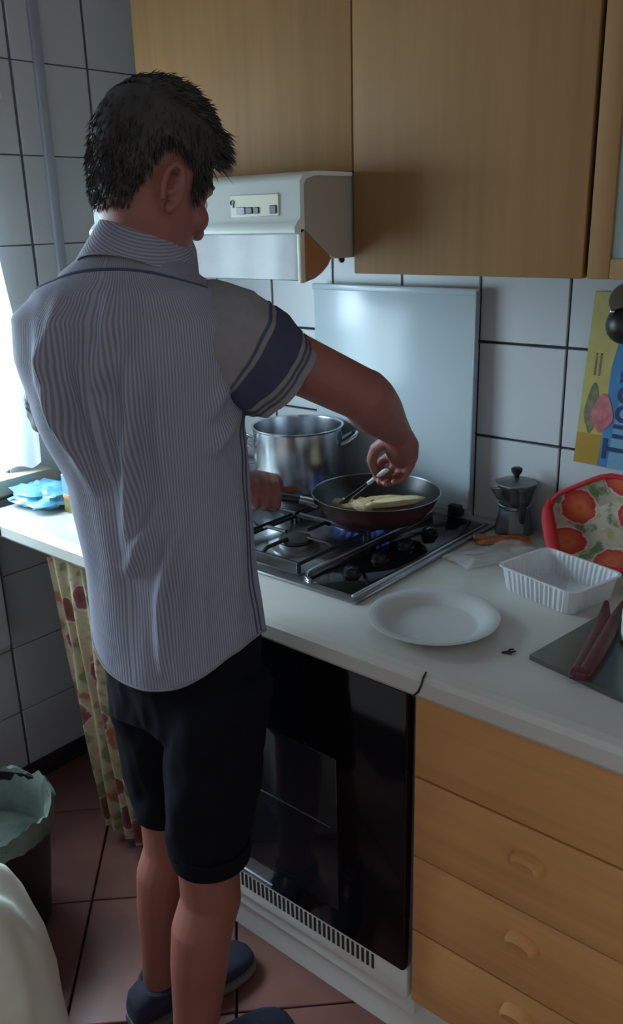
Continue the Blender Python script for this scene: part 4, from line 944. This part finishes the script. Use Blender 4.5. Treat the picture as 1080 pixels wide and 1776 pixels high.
sleeve([((-1.070, 0.772, 1.330), (-0.94, -0.34, 0.0), 0.056, 0.054), ((-1.108, 0.760, 1.330), (-0.85, -0.25, -0.2), 0.064, 0.060), ((-1.132, 0.768, 1.305), (-0.55, 0.2, -0.8), 0.060, 0.056),
        ((-1.168, 0.775, 1.262), (-0.4, 0.42, -0.86), 0.058, 0.056), ((-1.204, 0.786, 1.200), (-0.4, 0.45, -0.84), 0.062, 0.060)], V((-0.5, -0.6, 0.5)))

# ---- shorts
mb = MB()
mb.rings([ring_at(0.70+0.23*i/10, 0.010) for i in range(11)])
for Hh, K, rr in ((HR, KR, (0.090, 0.086, 0.080, 0.071, 0.066)), (HL, KL, (0.088, 0.080, 0.069, 0.061, 0.057))):
    hemc = Hh.lerp(K, 0.875)
    mb.tube([Hh, Hh.lerp(hemc, 0.3), Hh.lerp(hemc, 0.6), Hh.lerp(hemc, 0.88), hemc+V((0, 0, -0.012))], rr, 28)
sm = fuse(mb, 0.006, 5)
for v in sm.bm.verts:
    p = v.co; k = 0.011*noise.noise(V((p.x*9, p.y*9, p.z*6)))+0.007*noise.noise(V((p.x*20, p.y*20, p.z*12+4)))+0.003*noise.noise(V((p.x*50, p.y*50, p.z*26)))
    v.co = p+v.normal*k
shorts = sm.build('shorts', M['shorts'], person, angle=80)
for K, r_ in ((HR.lerp(KR, 0.875), 0.065), (HL.lerp(KL, 0.875), 0.056)):
    MB().lathe([(r_-0.012, -0.022), (r_+0.001, -0.022), (r_+0.003, -0.012), (r_+0.002, 0.010), (r_-0.008, 0.010)], K, 32).build('cuff', M['shorts'], shorts)

# ---- shoes
def shoe(A, d):
    d = d.normalized(); s = V((d.y, -d.x, 0)); o = V((A.x, A.y, 0))-d*0.068
    def ring_(f, w, z0, z1, n=18, sq=2.6):
        out = []
        for k in range(n):
            t_ = 2*PI*k/n; c_, s_ = math.cos(t_), math.sin(t_); ex = 2/sq
            out.append(o+d*f+s*w*math.copysign(abs(c_)**ex, c_)+V((0, 0, (z0+z1)/2+(z1-z0)/2*math.copysign(abs(s_)**ex, s_))))
        return out
    prof = [(0.000, 0.022, 0.018, 0.060), (0.010, 0.031, 0.016, 0.082), (0.030, 0.036, 0.016, 0.090), (0.060, 0.038, 0.016, 0.088), (0.090, 0.039, 0.016, 0.086), (0.120, 0.042, 0.016, 0.080), (0.160, 0.046, 0.016, 0.066), (0.200, 0.048, 0.016, 0.056), (0.235, 0.044, 0.016, 0.050), (0.258, 0.034, 0.017, 0.042), (0.270, 0.018, 0.020, 0.034)]
    mbs = MB().rings([ring_(*q) for q in prof])
    sh = mbs.build('shoe', M['shoe'], person, angle=60)
    MB().rings([ring_(f-0.002 if f < 0.1 else f+0.003, w+0.004, 0.001, 0.022, sq=3.5) for f, w, a, b in prof]).build('sole', M['sole'], sh, angle=50)
    for k in range(4):
        f = 0.115+0.022*k; z = (0.083, 0.075, 0.066, 0.060)[k]
        MB().tube([o+d*f+s*(-0.022)+V((0, 0, z-0.008)), o+d*(f+0.004)+V((0, 0, z+0.001)), o+d*f+s*0.022+V((0, 0, z-0.008))], 0.0026, 6).build('lace', M['lace'], sh)
    MB().tube([A+V((math.cos(a)*0.040, math.sin(a)*0.040, 0.001+0.004*math.sin(a))) for a in [2*PI*i/20 for i in range(21)]], 0.006, 8).build('collar_padding', M['shoe'], sh)
for A, dd in ((AR, V((0.25, 0.97, 0))), (AL, V((0.22, 0.975, 0)))): shoe(A, dd)

# ---- fork held in the right hand
f0, f1, f2 = V((-0.9115, 1.316, 1.0362)), V((-0.9384, 1.2873, 1.0086)), V((-1.100, 1.372, 0.898))
fk = thing('cooking_fork', 'steel cooking fork held in the hand over the pan', 'fork', f2)
d = (f2-f1).normalized()
MB().tube([f1-d*0.040, f1, f1+d*0.045, f1+d*0.05], [0.006, 0.0065, 0.0055, 0.004], 10, flat=0.7, round_ends=True).build('handle', M['white_plastic'], fk)
sd = d.cross(V((0, 0, 1))).normalized(); nn = sd.cross(d)
MB().tube([f1+d*0.045, f1+d*0.09, f2-d*0.05], [0.0055, 0.0065, 0.009], 10, flat=0.45).build('shaft', M['steel'], fk)
for k in (-1, 0, 1): MB().tube([f2-d*0.055+sd*0.003*k, f2-d*0.045+sd*0.0075*k, f2-d*0.02+sd*0.008*k-nn*0.002, f2+sd*0.007*k], [0.0028, 0.0025, 0.0022, 0.001], 6).build('tine', M['steel'], fk)
